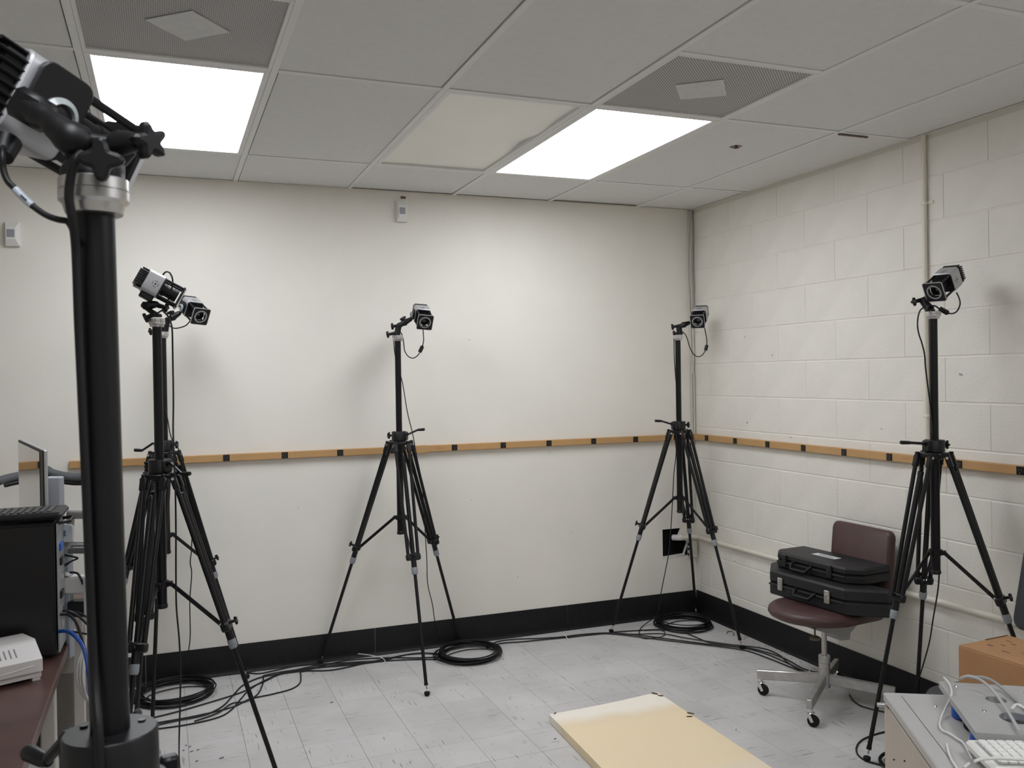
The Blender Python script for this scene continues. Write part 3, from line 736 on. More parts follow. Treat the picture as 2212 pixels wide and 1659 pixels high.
# corner
p = g(5.385)
mocap('camera facing the viewer on the corner tripod', p(1511, 684), vdir(-.34, .45, .83), Z)
arm('black arm holding the camera on the corner tripod', 0, p(1468.6, 722.5), p(1466.5, 706), p(1489, 697), [(p(1466, 704), p(1453.5, 706)), (p(1466, 719, -.01), p(1457, 720.5, -.01))])
# right
p = g(3.665)
mocap('camera tilted down to the left on the right-hand tripod', p(2038.5, 611.9), vdir(-.72, .52, .46), Z+vdir(1, 0, 0)*.05)
arm('black arm holding the camera on the right-hand tripod', 0, p(2009, 672.5), p(1995, 649, .03), p(2019, 634, .10), [(p(1994, 647, .03), p(1976, 651.5, .02))], bulge=.017)
# left far
p = g(4.345)
mocap('camera facing right on the farther left tripod, partly behind the other', p(419.5, 669.7), vdir(.62, .46, .63), Z+vdir(1, 0, 0)*.1)
arm('black arm holding the camera on the farther left tripod', 0, p(355.5, 717.5), p(360, 693), p(388, 676), [(p(352, 711), p(326, 716)), (p(372, 684), p(369, 676))])
# left near
p = g(3.30)
mocap('camera pointing down to the right on the nearer left tripod', p(347.2, 622.7), vdir(.80, .46, -.39), Z, 'bottom')
arm('black arm under the camera on the nearer left tripod', 0, p(338.5, 684.5), p(311, 660), p(340, 657), [(p(342, 660), p(358, 664)), (p(336, 678, -.02), p(316, 686, -.03))], bulge=.019, base_r=.010)
# near
p = g(.79)
fN = vdir(.45, .30, -.84)
mocap('large camera seen from behind on the nearest tripod pole', V(50, 225, .86)+fN*.031, fN, vdir(.42, -.9, -.24), bsz=(.056, .062), boff=.009)
t = thing('camera_mount_arm', 'large black clamp arm with star knobs on the nearest tripod pole', 'mounting arm', p(200, 386), 'articulated camera mounting arms')
MB().lathe(p(200, 386.5), Z, [(.0265, 0), (.0265, .006), (.022, .014), (.016, .020)], 24).box(p(206, 358), (.042, .036, .026), (RIGHT, FWD, Z), .005).build('clamp_base', black_pl, t)
MB().tube(spline([p(66, 238, .0), p(90, 252, -.005), p(108, 263, -.01), p(128, 279, -.015), p(151, 297, -.015), p(176, 306, -.01), p(194, 313, -.005)], 4),
          radii([.0125, .0120, .0102, .0122, .0152, .0140, .009], 4), 18).build('ball_joint_arm', black_pl, t)
MB().box(p(70, 237, .004), (.031, .029, .030), (vdir(.85, .5, 0), vdir(-.5, .85, 0), FWD), .005).build('clamp_jaw', black_pl, t)
MB().tube([p(178, 300, -.012), p(232, 309, -.008)], .0065, 10).build('link_rod', black_al, t)
k = MB(); k.tube([p(225, 318), p(262, 309, -.004), p(298, 306, -.01)], [.0085, .0115, .0080], 14); star(k, p(312, 307, -.016), vdir(.80, .05, .55), .0168, .013, 5, .012, .006); k.build('star_knob', black_pl, t)
k = MB(); star(k, p(221, 347, -.040), vdir(.30, .12, .95), .0185, .014, 4, .02, .008); k.build('star_knob', black_pl, t)
MB().tube([p(232, 352, .01), p(262, 338, .012), p(285, 322, .012)], [.012, .009, .006], 10).build('lever', black_pl, t)

# ------------------------------------------------------------------ cables from the cameras
def cable(label, pts, r=.0032, ferrite=None, group='black camera cables', m=cable_m, name='camera_cable', n=7):
    t = thing(name, label, 'cable', pts[0], group)
    MB().tube(spline(pts, n), r, 8).build('cord', m, t)
    if ferrite: a, b = ferrite; MB().cyl(a, b, .0105, n=10).cyl(a+(b-a)*.03, a-(b-a)*.12, .006, n=8).build('ferrite_core', black_pl, t)
    return t
p = g(4.80)
cable('cable with a ferrite bead looping below the middle camera', [p(913, 700, .03), p(914.5, 722, .02), p(915, 735), p(912.5, 748), p(908, 758), p(903, 767), p(893, 773.5), p(882, 770), p(874, 757), p(872, 740), p(869, 724), p(864, 716)], .0029, (p(912.5, 748), p(906.5, 761)))
cable('cable hanging along the middle tripod to the floor coil', [p(850, 722, -.02), p(851, 745, -.025), p(854, 770, -.025), p(862, 800, -.022), p(870, 830, -.02), p(880, 890, -.03), p(892, 940, -.05), p(900, 985, -.08), p(909, 1030, -.06), p(914, 1075, -.03), p(919, 1160, 0), p(922, 1210, .05), p(924, 1262, .1), p(934, 1305, .18), V(940, 1345, 5.02), FL(952, 1385, .05), FL(962, 1404, .02)], .0026)
p = g(5.39)
cable('cable with a ferrite bead looping below the corner camera', [p(1520, 700, .03), p(1524, 718, .02), p(1527, 735), p(1526, 747), p(1523, 758), p(1517, 767), p(1508, 770.5), p(1498, 765), p(1490, 750), p(1485, 733), p(1480, 722), p(1472, 715)], .0029, (p(1527, 746), p(1524, 757)))
cable('thin cable hanging down beside the corner tripod pole', [p(1456, 726, -.02), p(1456.5, 770, -.02), p(1459, 810, -.02), p(1461, 840, -.024), p(1462, 900, -.028), p(1462.5, 915, -.05), p(1460, 985, -.06), p(1456, 1020, -.04), p(1453, 1075, 0), p(1450, 1130, 0), p(1445, 1190, 0), p(1438, 1230, .02), p(1429, 1275, .04), FL(1420, 1326, .07), FL(1398, 1345, .02), FL(1384, 1357, .006), FL(1381, 1372, .006), FL(1392, 1379, .006), FL(1412, 1378, .006), FL(1432, 1374, .006), FL(1436, 1366, .006), FL(1425, 1361, .006), FL(1390, 1362, .006)], .0028)
p = g(3.68)
cable('cable with a ferrite bead below the right-hand camera', [V(2066, 632, 3.72), V(2071, 642, 3.71), p(2074, 655), p(2070, 668), p(2062, 676), p(2050, 677), p(2040, 672), p(2029, 667), p(2020, 661), p(2008, 660), p(2003, 662)], .0030, (p(2047, 676), p(2030, 667)))
cable('cable curving down the right-hand tripod pole', [p(1998, 663, -.03), p(1988, 670, -.035), p(1983, 686, -.035), p(1982, 704, -.035), p(1985, 722, -.03), p(1991, 740, -.028), p(1997, 765, -.026), p(1999, 790, -.024), p(2003, 825, -.022), p(2010, 880, -.022), p(2014, 935, -.03)], .0030)
cable('cable hanging out of the right-hand tripod column to the baseboard', [V(2029, 1234, 3.665), V(2026, 1275, 3.68), V(2016, 1335, 3.75), V(2008, 1385, 3.85), V(1996, 1430, 3.95), V(1986, 1462, 3.99), V(1976, 1490, 3.99)], .0030)
p = g(3.30)
cable('cable arching over the top of the nearer left camera', [p(352, 594), p(356, 589), p(361, 587), p(367, 590), p(372, 600), p(373, 612), p(371, 624), p(368, 634), p(356, 664), p(344, 674, -.03), p(330, 684, -.035), p(316, 687, -.03)], .0032)
cable('long cable hanging straight down from the left cameras', [p(352, 672, -.03), p(362, 682, -.03), p(369, 697, -.03), p(372, 715, -.03), p(373, 760, -.03), p(374.5, 860, -.03), p(374, 930, -.04), p(376, 985, -.06), p(379, 1070, -.08), p(380, 1150, -.05), p(380, 1230, -.03), p(381, 1310), p(387, 1380, .02), p(390, 1450, .05), p(389, 1520, .10), V(387, 1600, 3.44), FL(388, 1655, .006), FL(400, 1720, .006)], .0033)
p = g(4.345)
cable('cable sweeping from the farther left camera to its arm', [p(411, 692), p(403, 702), p(390, 707.5), p(376, 709), p(366, 704), p(360, 700)], .0030)
cable('thin wavy cable hanging along the farther left tripod', [p(356, 880, -.02), p(362, 905, -.022), p(370, 945, -.03), p(388, 975, -.05), p(396, 1020, -.06), p(413, 1120, -.05), p(414, 1180, 0), p(411, 1215, .02), p(414, 1240, .03), p(410, 1300, .05), p(411, 1370, .06), V(407, 1410, 4.45), FL(402, 1460, .04)], .0026)
p = g(.79)
t = thing('camera_cable', 'thick cable with a pale tag hanging from the nearest camera', 'cable', p(5, 335), 'black camera cables')
pts = [V(8, 310, .80), p(5, 335), p(7, 365), p(16, 390), p(32, 407), p(52, 428), p(72, 446), p(100, 465), p(125, 474), p(142, 477), p(150, 483), p(158, 500), p(163, 530, -.024)]
MB().tube(spline(pts, 7), .0029, 10).build('cord', cable_m, t)
MB().tube(spline([p(33, 408), p(50, 426), p(70, 444)], 6), .0034, 10).build('label_tag', mat('pale_tag', (.45, .50, .56), .4), t)
MB().tube([p(45, 421.5, -.0034), p(57, 432.5, -.0034)], .0009, 6).build('print_line', black_pl, t)
MB().cyl(V(2, 338, .80), V(15, 305, .81), .0105, .013, 14).build('connector', black_pl, t)
MB().tube(spline([p(176, 332, -.035), p(166, 342, -.04), p(157, 362, -.040), p(151, 395, -.038), p(149, 425, -.037), p(153, 455, -.035), p(160, 495, -.030), p(165, 560, -.024), p(170, 700, -.022), p(177, 850, -.022), p(186, 1050, -.022), p(194, 1250, -.022), p(203, 1450, -.024), p(212, 1570, -.040), p(216, 1650, -.045), p(222, 1760, -.047)], 7), .0040, 10).build('cord', cable_m, t)

# ------------------------------------------------------------------ cables on the floor
def coil(label, c, r, n=14, sq=(1, 1), seed=1, thick=.034):
    random.seed(seed)
    t = thing('cable_coil', label, 'cable coil', (c[0], c[1], 0), 'coils of black cable on the floor')
    mb = MB()
    for k in range(n):
        rr_ = r-random.uniform(0, thick); ox, oy = random.uniform(-.010, .010), random.uniform(-.010, .010); z0 = .004+.0021*k
        ph = random.uniform(0, 6.28); pts = []
        for i in range(28):
            a = 2*math.pi*i/28; q = rr_*(1+.03*math.sin(2*a+ph))
            pts.append((c[0]+ox+q*sq[0]*math.cos(a), c[1]+oy+q*sq[1]*math.sin(a), z0+.005*(1+math.sin(a*1+ph))))
        mb.tube(pts, .0034, 6, closed=True)
    mb.build('loops', cable_m, t)
    # a stray loop lying inside
    pts = [(c[0]+(r*.75+.02*math.sin(3*a))*math.cos(a)+.02, c[1]+(r*.62)*math.sin(a)-.02, .006) for a in [i*.28 for i in range(14)]]
    MB().tube(spline(pts, 4), .0030, 6).build('stray_loop', cable_m, t)
    return t
coil('coil of black cable beside the middle tripod foot', (-1.655, -.235), .188, 15, seed=2)
coil('coil of black cable in the room corner', (-.245, -.222), .180, 15, seed=3)
coil('coil of black cable under the two left tripods', (-3.195, -.225), .190, 15, seed=4)
ct = coil('small cable coil beside the right tripod foot, half behind the grey cabinet', (-.50, -2.285), .125, 9, seed=6)
R1 = .0035
def fl_run(label, px, r=R1, z=.0045, m=cable_m, name='floor_cable', group='black cables lying on the floor'):
    pts = [FL(u, v, z) for u, v in px]
    for q in pts: q.y = min(q.y, -.024); q.x = min(q.x, -.026)
    o = MB().tube(spline(pts, 8), r, 6).build(name, m, loc=pts[0]); return tag(o, label, 'cable', group)
def pair(label, px, offs):
    for i, (dv, dz) in enumerate(offs):
        fl_run(label, [(u, v+dv*(1 if k % 2 else .6)) for k, (u, v) in enumerate(px)], z=.0045+dz)
A = [(282, 1495), (340, 1478), (420, 1462), (520, 1452), (560, 1455), (600, 1447), (640, 1437), (700, 1434), (770, 1430), (830, 1426), (872, 1415), (930, 1412), (975, 1424)]
B = [(318, 1553), (380, 1538), (450, 1518), (520, 1496), (548, 1482), (575, 1470), (610, 1455), (680, 1443), (760, 1436), (829, 1428), (880, 1425), (945, 1424)]
C = [(322, 1570), (380, 1557), (440, 1545), (480, 1526), (505, 1500), (525, 1480), (560, 1464), (600, 1456), (690, 1437), (780, 1432), (829, 1424), (900, 1411), (960, 1413)]
D = [(318, 1577), (400, 1566), (470, 1550), (500, 1533), (520, 1510), (545, 1485), (600, 1458), (660, 1448), (740, 1428), (829, 1421), (900, 1421), (950, 1419)]
E_ = [(330, 1563), (420, 1547), (500, 1528), (540, 1510), (590, 1499), (630, 1488), (648, 1475), (650, 1460), (655, 1450), (720, 1447), (800, 1430), (830, 1426)]
F_ = [(420, 1558), (470, 1540), (500, 1520), (530, 1515), (556, 1500), (568, 1476), (569, 1464), (575, 1458), (640, 1447), (829, 1427)]
fl_run('cable running along the back wall nearest the baseboard at the left', A)
fl_run('upper cable of the bundle fanning out under the left tripods', B, z=.005)
fl_run('cable of the left bundle crossing under the front tripod leg', C, z=.006)
fl_run('lowest cable fanning out from the left tripod foot', D, z=.0045)
fl_run('cable with a wide bend on the floor between left and middle tripods', E_, z=.0048)
fl_run('cable with a short bend right of the left tripod leg', F_, z=.0065)
G = [(1050, 1398), (1075, 1386), (1110, 1381), (1160, 1379), (1210, 1376), (1260, 1370), (1319, 1367), (1380, 1372), (1450, 1381), (1520, 1390), (1600, 1399), (1650, 1411), (1700, 1432), (1745, 1453), (1800, 1470), (1850, 1482)]
Hh_ = [(1052, 1400), (1080, 1390), (1130, 1386), (1180, 1381), (1225, 1377), (1280, 1371), (1319, 1369), (1390, 1377), (1470, 1387), (1540, 1395), (1610, 1405), (1660, 1422), (1710, 1442), (1755, 1460), (1840, 1482)]
I_ = [(1319, 1366), (1360, 1363), (1420, 1360), (1470, 1364), (1500, 1375), (1530, 1387), (1560, 1391), (1605, 1395), (1650, 1401), (1682, 1414), (1700, 1430), (1730, 1448), (1770, 1460)]
J_ = [(1319, 1368), (1370, 1370), (1430, 1369), (1480, 1378), (1540, 1387), (1600, 1396), (1660, 1410), (1700, 1425), (1740, 1446), (1790, 1456)]
fl_run('outer cable running from the middle coil to the brown chair', G)
fl_run('cable running from the middle coil past the corner tripod foot', Hh_, z=.006)
fl_run('cable arcing up before the corner coil', I_, z=.0055)
fl_run('thin cable between the corner tripod feet and the chair', J_, z=.0075)
fl_run('short cable loop under the brown chair', [(1835, 1500), (1842, 1512), (1858, 1524), (1880, 1531), (1910, 1538)])
fl_run('cable loop round the right tripod foot', [(1915, 1580), (1885, 1588), (1860, 1600), (1850, 1615), (1853, 1630), (1868, 1642), (1885, 1648), (1915, 1655)])
tie_m = mat('white_cable_tie', (.72, .72, .68), .4)
def tie(label, px, zs):
    pts = [FL(u, v, z) for (u, v), z in zip(px, zs)]
    tag(MB().tube(spline(pts, 6), .0022, 6).build('cable_tie', tie_m, loc=pts[0]), label, 'cable tie', 'white cable ties on the floor cables')
tie('white cable tie round the cable bundle left of the middle tripod', [(720, 1421), (730, 1416), (770, 1412), (815, 1418), (829, 1424), (832, 1431), (828, 1433)], [.016, .02, .022, .018, .015, .008, .005])
tie('white cable tie on the cables behind the brown chair column', [(1722, 1461), (1740, 1458), (1750, 1457), (1748, 1450), (1754, 1443), (1760, 1446)], [.004, .006, .012, .02, .02, .008])
tie('tiny white tie on the cable run by the baseboard', [(1214, 1371), (1222, 1374), (1226, 1381)], [.006, .014, .004])
# litter
lit = [((479, 1638), .022, .014, 'grey broken chip near the left front tripod leg', (.20, .21, .23)), ((402, 1611), .008, .006, 'tiny dark chip, the uppermost of the crumbs by the hanging cable', (.09, .1, .12)),
       ((410, 1614), .012, .006, 'dark chip beside the uppermost crumb', (.10, .11, .13)), ((396, 1622), .009, .006, 'dark chip at the left of the crumbs', (.12, .13, .15)),
       ((414, 1624), .018, .006, 'brown sliver among the crumbs on the floor', (.20, .16, .12)), ((427, 1621), .012, .008, 'grey crumb at the right of the crumbs', (.17, .18, .19)),
       ((425, 1645), .012, .008, 'grey fleck below the crumbs near the hanging cable', (.16, .17, .20)), ((1088, 1425), .014, .006, 'small grey chip right of the middle cable coil', (.18, .18, .20)),
       ((716, 1518), .016, .012, 'brown-red smear of debris left of the middle tripod front foot', (.24, .14, .10)), ((1199, 1597), .015, .010, 'brown crumb left of the yellow foam board', (.24, .17, .13)),
       ((1206, 1605), .008, .006, 'white crumb left of the yellow foam board', (.75, .75, .74)), ((592, 1644), .007, .004, 'tiny dark fleck at the left front leg', (.1, .1, .13)),
       ((1590, 1577), .008, .005, 'reddish fleck right of the foam board', (.3, .13, .10)), ((1503, 1428), .006, .004, 'red fleck in the middle of the floor', (.5, .06, .05))]
random.seed(9)
for k, ((u, v), a, b, lab, c_) in enumerate(lit):
    q = FL(u, v); n = 7; poly = [(a*.5*math.cos(2*math.pi*i/n)*random.uniform(.7, 1.2), b*.5*math.sin(2*math.pi*i/n)*random.uniform(.7, 1.2)+.2*a*math.cos(2*math.pi*i/n)) for i in range(n)]
    tag(MB().prism(poly, (q.x, q.y, .0008), X, Y, .003, .0006).build('floor_debris', mat('debris%d' % k, c_, .7), loc=(q.x, q.y, 0), smooth=False), lab, 'debris', 'small debris on the floor')
pts = [FL(u, v, .004) for u, v in ((1570, 1368), (1572, 1364), (1580, 1364), (1585, 1367), (1584, 1372))]
tag(MB().tube(spline(pts, 5), .0028, 6).build('broken_ring', mat('dull_brown', (.22, .17, .13), .6), loc=pts[0]), 'small broken brown ring on the floor by the corner tripod foot', 'debris')
random.seed(12); mbs = MB()
for k in range(70):
    y = -.55-random.random()*.95; x = -.028-random.random()**2*.07; a = random.random()*6.28; s_ = random.uniform(.003, .011)
    mbs.box((x, y, .0022), (s_, .0016, .0018), (Vector((math.cos(a), math.sin(a), 0)), Vector((-math.sin(a), math.cos(a), 0)), Z))
tag(mbs.build('wire_scraps', mat('red_scraps', (.35, .16, .12), .7, var=.6, nscale=25), loc=(-.05, -1.0, 0)), 'scattered reddish wire scraps along the right baseboard', 'debris', kind='stuff')

# ------------------------------------------------------------------ brown swivel chair
HC = Vector((-.345, -1.598, 0))
t = thing('swivel_chair', 'brown vinyl swivel chair on a four-armed steel base holding two cases', 'chair', HC)
cast = [Vector((-.548, -1.382, 0)), Vector((-.590, -1.788, 0)), Vector((-.105, -1.405, 0)), Vector((-.150, -1.815, 0))]
MB().lathe(HC+Z*.075, Z, [(.020, 0), (.026, .004), (.026, .118), (.024, .120), (.027, .122), (.027, .150), (.025, .154), (.012, .154)], 24).build('hub', steel_m, t)
MB().cyl(HC+Z*.21, HC+Z*.36, .0125, n=18).build('gas_column', steel_m, t)
for q in cast:
    d = (q-HC); ln = d.length; d.normalize(); s_ = Z.cross(d)
    am = MB(); n = 6
    a0, a1 = HC+d*.018+Z*.118, HC+d*(ln+.015)+Z*.098
    e = (a1-a0).normalized(); am.box((a0+a1)/2, ((a1-a0).length, .024, .046), (e, s_, e.cross(s_)), .003)
    ao = am.build('base_arm', steel_m, t, smooth=False)
    sw = Vector((.5, -.85, 0)).normalized(); ro = sw*.014
    cm = MB(); cm.cyl(q+Z*.078, q+Z*.062, .012, n=12); cm.lathe(q+Z*.058, Z, [(.017, 0), (.019, .002), (.017, .006)], 14)
    ax = sw.cross(Z)
    for k in (-1, 1): cm.prism([(-.010, .032), (.010, .032), (.026, -.002), (.014, -.008)][::-1], q-sw*.006+Z*.028+ax*(.0125*k), sw, Z, .0018)
    cm.build('caster_fork', chrome_m, ao)
    c0 = q+ro+Z*.0265; MB().lathe(c0-ax*.010, ax, [(.012, 0), (.023, .001), (.0262, .004), (.0262, .016), (.023, .019), (.012, .020)], 22).build('caster_wheel', rubber_m, ao)
# seat: rounded front towards -x
poly = []
for k in range(25):
    a = math.radians(90+180*k/24); poly.append((-.05+.215*math.cos(a)*1.0, .215*math.sin(a)))
poly += [(.17, -.205), (.195, -.18), (.195, .18), (.17, .205)]
mb = MB(); n = len(poly); ZS = .414; lay = [(0.90, 0), (.97, .009), (1.0, .023), (.985, .040), (.93, .051), (.80, .0565)]
sd = Vector((.995, .10, 0)).normalized(); sl = Z.cross(sd)
vs = [HC+Vector((.0, .005, ZS+h-.03*(p_[0]*k_+.05)*.4))+sd*(p_[0]*k_)+sl*(p_[1]*k_) for k_, h in lay for p_ in poly]
fs = [(k*n+i, k*n+(i+1) % n, (k+1)*n+(i+1) % n, (k+1)*n+i) for k in range(len(lay)-1) for i in range(n)]+[tuple(range(n))[::-1], tuple(range((len(lay)-1)*n, len(lay)*n))]
mb.add(vs, fs); mb.build('seat', vinyl_m, t, ang=60)
pm = mat('grey_steel_mechanism', (.40, .40, .40), .5, var=.08, nscale=20)
MB().prism([(-.13, .414), (-.13, .385), (-.02, .345), (.03, .330), (.06, .300), (.115, .300), (.12, .330), (.19, .385), (.19, .414)], HC+Y*.055, X, Z, .10, .003).build('seat_mechanism', pm, t, smooth=False)
kb = MB(); kb.cyl(HC+Vector((-.100, -.055, .385)), HC+Vector((-.100, -.055, .345)), .004, n=8); kb.lathe(HC+Vector((-.100, -.055, .325)), Z, [(.010, 0), (.024, .004), (.024, .016), (.012, .022)], 16); kb.build('tilt_knob', mat('olive_knob', (.11, .09, .06), .6), t)
MB().box(HC+Vector((-.100, -.062, .398)), (.050, .030, .022), bev=.003).build('lever_bracket', black_pl, t, smooth=False)
bx = -.105
bk = MB(); nn_ = Vector((-1, .02, .10)).normalized()
bk.prism(rrect(.395, .33, .035, 5), Vector((bx+.035, -1.572, .650)), -Y, Vector((.10, 0, 1)), .045, .014); bk.build('backrest', vinyl_m, t, ang=60)
MB().box((bx+.050, -1.57, .50), (.012, .05, .28), bev=.003).box((-.14, -1.585, .375), (.22, .05, .012), bev=.003).build('back_strut', steel_m, t, smooth=False)

# two black plastic cases stacked on the seat
def case(label, A_, d, n_, z0, h, L_, D_, ch, hpos, hz, latches, latch_m, name_sub):
    t = thing('tool_case', label, 'case', (A_.x, A_.y, z0), 'black plastic cases on the chair')
    d, n_ = d.normalized(), n_.normalized()
    poly = [(0, 0), (L_, 0), (L_+ch, ch), (L_+ch, D_), (-ch, D_), (-ch, ch)]
    o = Vector((A_.x, A_.y, z0))
    hl = h*.5
    MB().prism(poly, o, d, n_, hl-.0015, .006).build('lower_shell', case_m, t, smooth=False) if d.cross(n_).z > 0 else None
    MB().prism(poly, o+Z*(hl+.0015), d, n_, h-hl-.0015, .009).build('lid', case_m, t, smooth=False)
    MB().prism([(a*.985+L_*.0075, b*.985+.004) for a, b in poly], o+Z*(hl-.003), d, n_, .006).build('seam', black_pl, t, smooth=False)
    lip = MB(); lip.prism([(-.002, -.006), (L_+.002, -.006), (L_+.002, .004), (-.002, .004)], o+Z*(hl-.012), d, n_, .010, .002); lip.build('rim', case_m, t, smooth=False)
    hp = o+d*hpos+Z*hz; out = -n_
    wq = .058
    MB().tube([hp-d*wq, hp-d*wq+out*.016-Z*.006, hp-d*(wq-.012)+out*.030-Z*.026, hp+d*(wq-.012)+out*.030-Z*.026, hp+d*wq+out*.016-Z*.006, hp+d*wq], [.008, .008, .0085, .0085, .008, .008], 10).build('handle', black_pl, t)
    for lp in latches:
        lo = MB().box(o+d*lp+Z*(hl+.004)-n_*.006, (.030, .012, .060), (d, n_, Z), .003).build('latch', latch_m, t, smooth=False)
        MB().box(o+d*lp+Z*(hl+.006)-n_*.0128, (.016, .002, .024), (d, n_, Z), .0008).build('latch_plate', latch_m, lo, smooth=False)
    return t
dd = Vector((.10, -.995, 0)); nx = Vector((.995, .10, 0))
# extruded upwards: d x n must point up, so n is to the left of d
case('larger black case with silver latches resting on the seat', Vector((-.448, -1.335, 0)), dd, nx, .4715, .118, .465, .175, .13, .235, .060, (.075, .37), mat('nickel_latch', (.55, .52, .48), .35, metal=.8, var=.2, nscale=90), 'a')
tc2 = case('smaller black case with a white label lying on the larger case', Vector((-.372, -1.300, 0)), Vector((.09, -.996, 0)), Vector((.996, .09, 0)), .5905, .074, .43, .235, .06, .165, .040, (.05, .34), case_m, 'b')
lb = Vector((-.225, -1.48, .5905+.0742))
MB().box(lb, (.045, .15, .0008), (Vector((1, .08, 0)), Vector((-.08, 1, 0)), Z)).build('white_label', mat('label_white', (.72, .73, .76), .4), tc2, smooth=False)
MB().box(lb+Vector((-.006, -.01, .0006)), (.006, .10, .0005), (Vector((1, .08, 0)), Vector((-.08, 1, 0)), Z)).box(lb+Vector((.008, .01, .0006)), (.004, .08, .0005), (Vector((1, .08, 0)), Vector((-.08, 1, 0)), Z)).build('label_print', black_pl, tc2, smooth=False)

# ------------------------------------------------------------------ yellowed foam board on the floor
def foam_mat():
    m = bpy.data.materials.new('yellowed_foam'); nt, b = nodes_of(m); N, L = nt.nodes, nt.links
    tc = N.new('ShaderNodeTexCoord'); sp_ = N.new('ShaderNodeSeparateXYZ'); L.new(tc.outputs['Object'], sp_.inputs[0])
    nz = N.new('ShaderNodeTexNoise'); nz.inputs['Scale'].default_value = 3.5; nz.inputs['Detail'].default_value = 3; L.new(tc.outputs['Object'], nz.inputs['Vector'])
    ad = N.new('ShaderNodeMath'); ad.operation = 'MULTIPLY_ADD'; ad.inputs[1].default_value = .14; L.new(nz.outputs['Fac'], ad.inputs[0]); L.new(sp_.outputs['Y'], ad.inputs[2])
    cr_ = N.new('ShaderNodeValToRGB'); mr = N.new('ShaderNodeMapRange'); mr.inputs[1].default_value = -1.5; mr.inputs[2].default_value = .1; L.new(ad.outputs[0], mr.inputs[0]); L.new(mr.outputs[0], cr_.inputs[0])
    E2 = cr_.color_ramp.elements; yl = (.85, .70, .47, 1); wh = (.89, .83, .73, 1)
    E2[0].position = 0; E2[0].color = yl; E2[1].position = 1; E2[1].color = wh
    for pos, c_ in ((.30, yl), (.40, (.83, .72, .56, 1)), (.47, yl), (.765, yl), (.80, (.82, .68, .47, 1)), (.86, wh), (.96, wh), (.985, (.82, .67, .45, 1))):
        e = E2.new(pos); e.color = c_
    n2 = N.new('ShaderNodeTexNoise'); n2.inputs['Scale'].default_value = 60; L.new(tc.outputs['Object'], n2.inputs['Vector'])
    bp = N.new('ShaderNodeBump'); bp.inputs['Strength'].default_value = .25; bp.inputs['Distance'].default_value = .003; L.new(n2.outputs['Fac'], bp.inputs['Height']); L.new(bp.outputs[0], b.inputs['Normal'])
    L.new(cr_.outputs[0], b.inputs['Base Color']); b.inputs['Roughness'].default_value = .85; return m
a0, a1 = FL(1186, 1541, .04), FL(1420, 1493, .04); b0 = FL(1297, 1655, .04); b1 = FL(1672, 1659, .04)
dl = (b0-a0).normalized(); dr = (b1-a1).normalized()
ex = (a1-a0); wf = ex.length; ex.normalize(); ey = (dl+dr).normalized()
vs = []; fs = []; NX, NY, LEN = 16, 30, 1.75
org = a0
for lay_ in (0, 1):
    for i in range(NX+1):
        for j in range(NY+1):
            u_, v_ = i/NX, j/NY
            q = a0.lerp(a1, u_)+(dl.lerp(dr, u_)).normalized()*(LEN*v_); edge = 0
            bow = -.012*math.sin(math.pi*u_)*(1-v_)**6       # the far edge sags a little
            q = q+ey*(-bow); q.z = .0012 if lay_ == 0 else .040+.002*math.sin(u_*5+1)*math.sin(v_*7)-(.004 if i in (0, NX) or j in (0, NY) else 0)
            vs.append(q)
st = (NX+1)*(NY+1); idx = lambda l_, i, j: l_*st+i*(NY+1)+j
for i in range(NX):
    for j in range(NY):
        fs.append((idx(1, i, j), idx(1, i+1, j), idx(1, i+1, j+1), idx(1, i, j+1))); fs.append((idx(0, i, j), idx(0, i, j+1), idx(0, i+1, j+1), idx(0, i+1, j)))
for i in range(NX):
    for j in (0, NY): fs.append((idx(0, i, j), idx(0, i+1, j), idx(1, i+1, j), idx(1, i, j)))
for j in range(NY):
    for i in (0, NX): fs.append((idx(0, i, j), idx(0, i, j+1), idx(1, i, j+1), idx(1, i, j)))
fo = thing('foam_board', 'yellowed cream foam board lying on the floor in the foreground', 'foam board', Vector((-1.30, -1.17, 0)))
MB().add(vs, fs).build('slab', foam_mat(), fo, ang=50)
tear = MB(); tm_ = mat('foam_tear', (.10, .075, .055), .9)
for (u, v, r_, a_) in ((1414, 1497, .030, -.9), (1427, 1502, .022, -.6), (1199, 1540, .018, .6), (1492, 1540, .030, -.9), (1489, 1547, .024, -.3)):
    q = FL(u, v, .0412); poly = [(r_*.6*math.cos(2*math.pi*i/10), r_*.16*math.sin(2*math.pi*i/10)) for i in range(10)]
    e1 = Vector((math.cos(a_), math.sin(a_), 0)); tear.prism(poly, q-Z*.0025, e1, Z.cross(e1), .003, .0005)
tear.build('torn_nick', tm_, fo)

# ------------------------------------------------------------------ grey cabinet group, bottom right
CZ = .700; K = Vector((-1.433, -3.093, 0)); u2 = Vector((-.508, -.861, 0)).normalized(); u1 = Vector((.861, -.508, 0)).normalized()
cb = thing('metal_cabinet', 'grey metal cabinet at the lower right corner with equipment on top', 'cabinet', K+u1*.28+u2*.33)
CW, CD = .56, .66
ctr = K+u1*(CW/2)+u2*(CD/2)
side_m = mat('tan_painted_side', (.50, .44, .385), .5, var=.04, nscale=8)
MB().box(ctr+Z*(.02+(CZ-.05)/2), (CW-.004, CD-.004, CZ-.05), (u1, u2, Z), .002).build('body', side_m, cb, smooth=False)
MB().box(ctr+Z*(CZ-.0115), (CW, CD, .023), (u1, u2, Z), .003).build('top', cab_m, cb, smooth=False)
MB().box(ctr+Z*.0105, (CW-.03, CD-.03, .019), (u1, u2, Z)).build('plinth', black_pl, cb, smooth=False)
gr = MB(); gr.box(K+u1*.040+u2*(CD/2)+Z*(CZ+.0003), (.0016, CD-.05, .001), (u1, u2, Z)); gr.build('seam_line', mat('seam_grey', (.12, .12, .12), .7), cb, smooth=False)
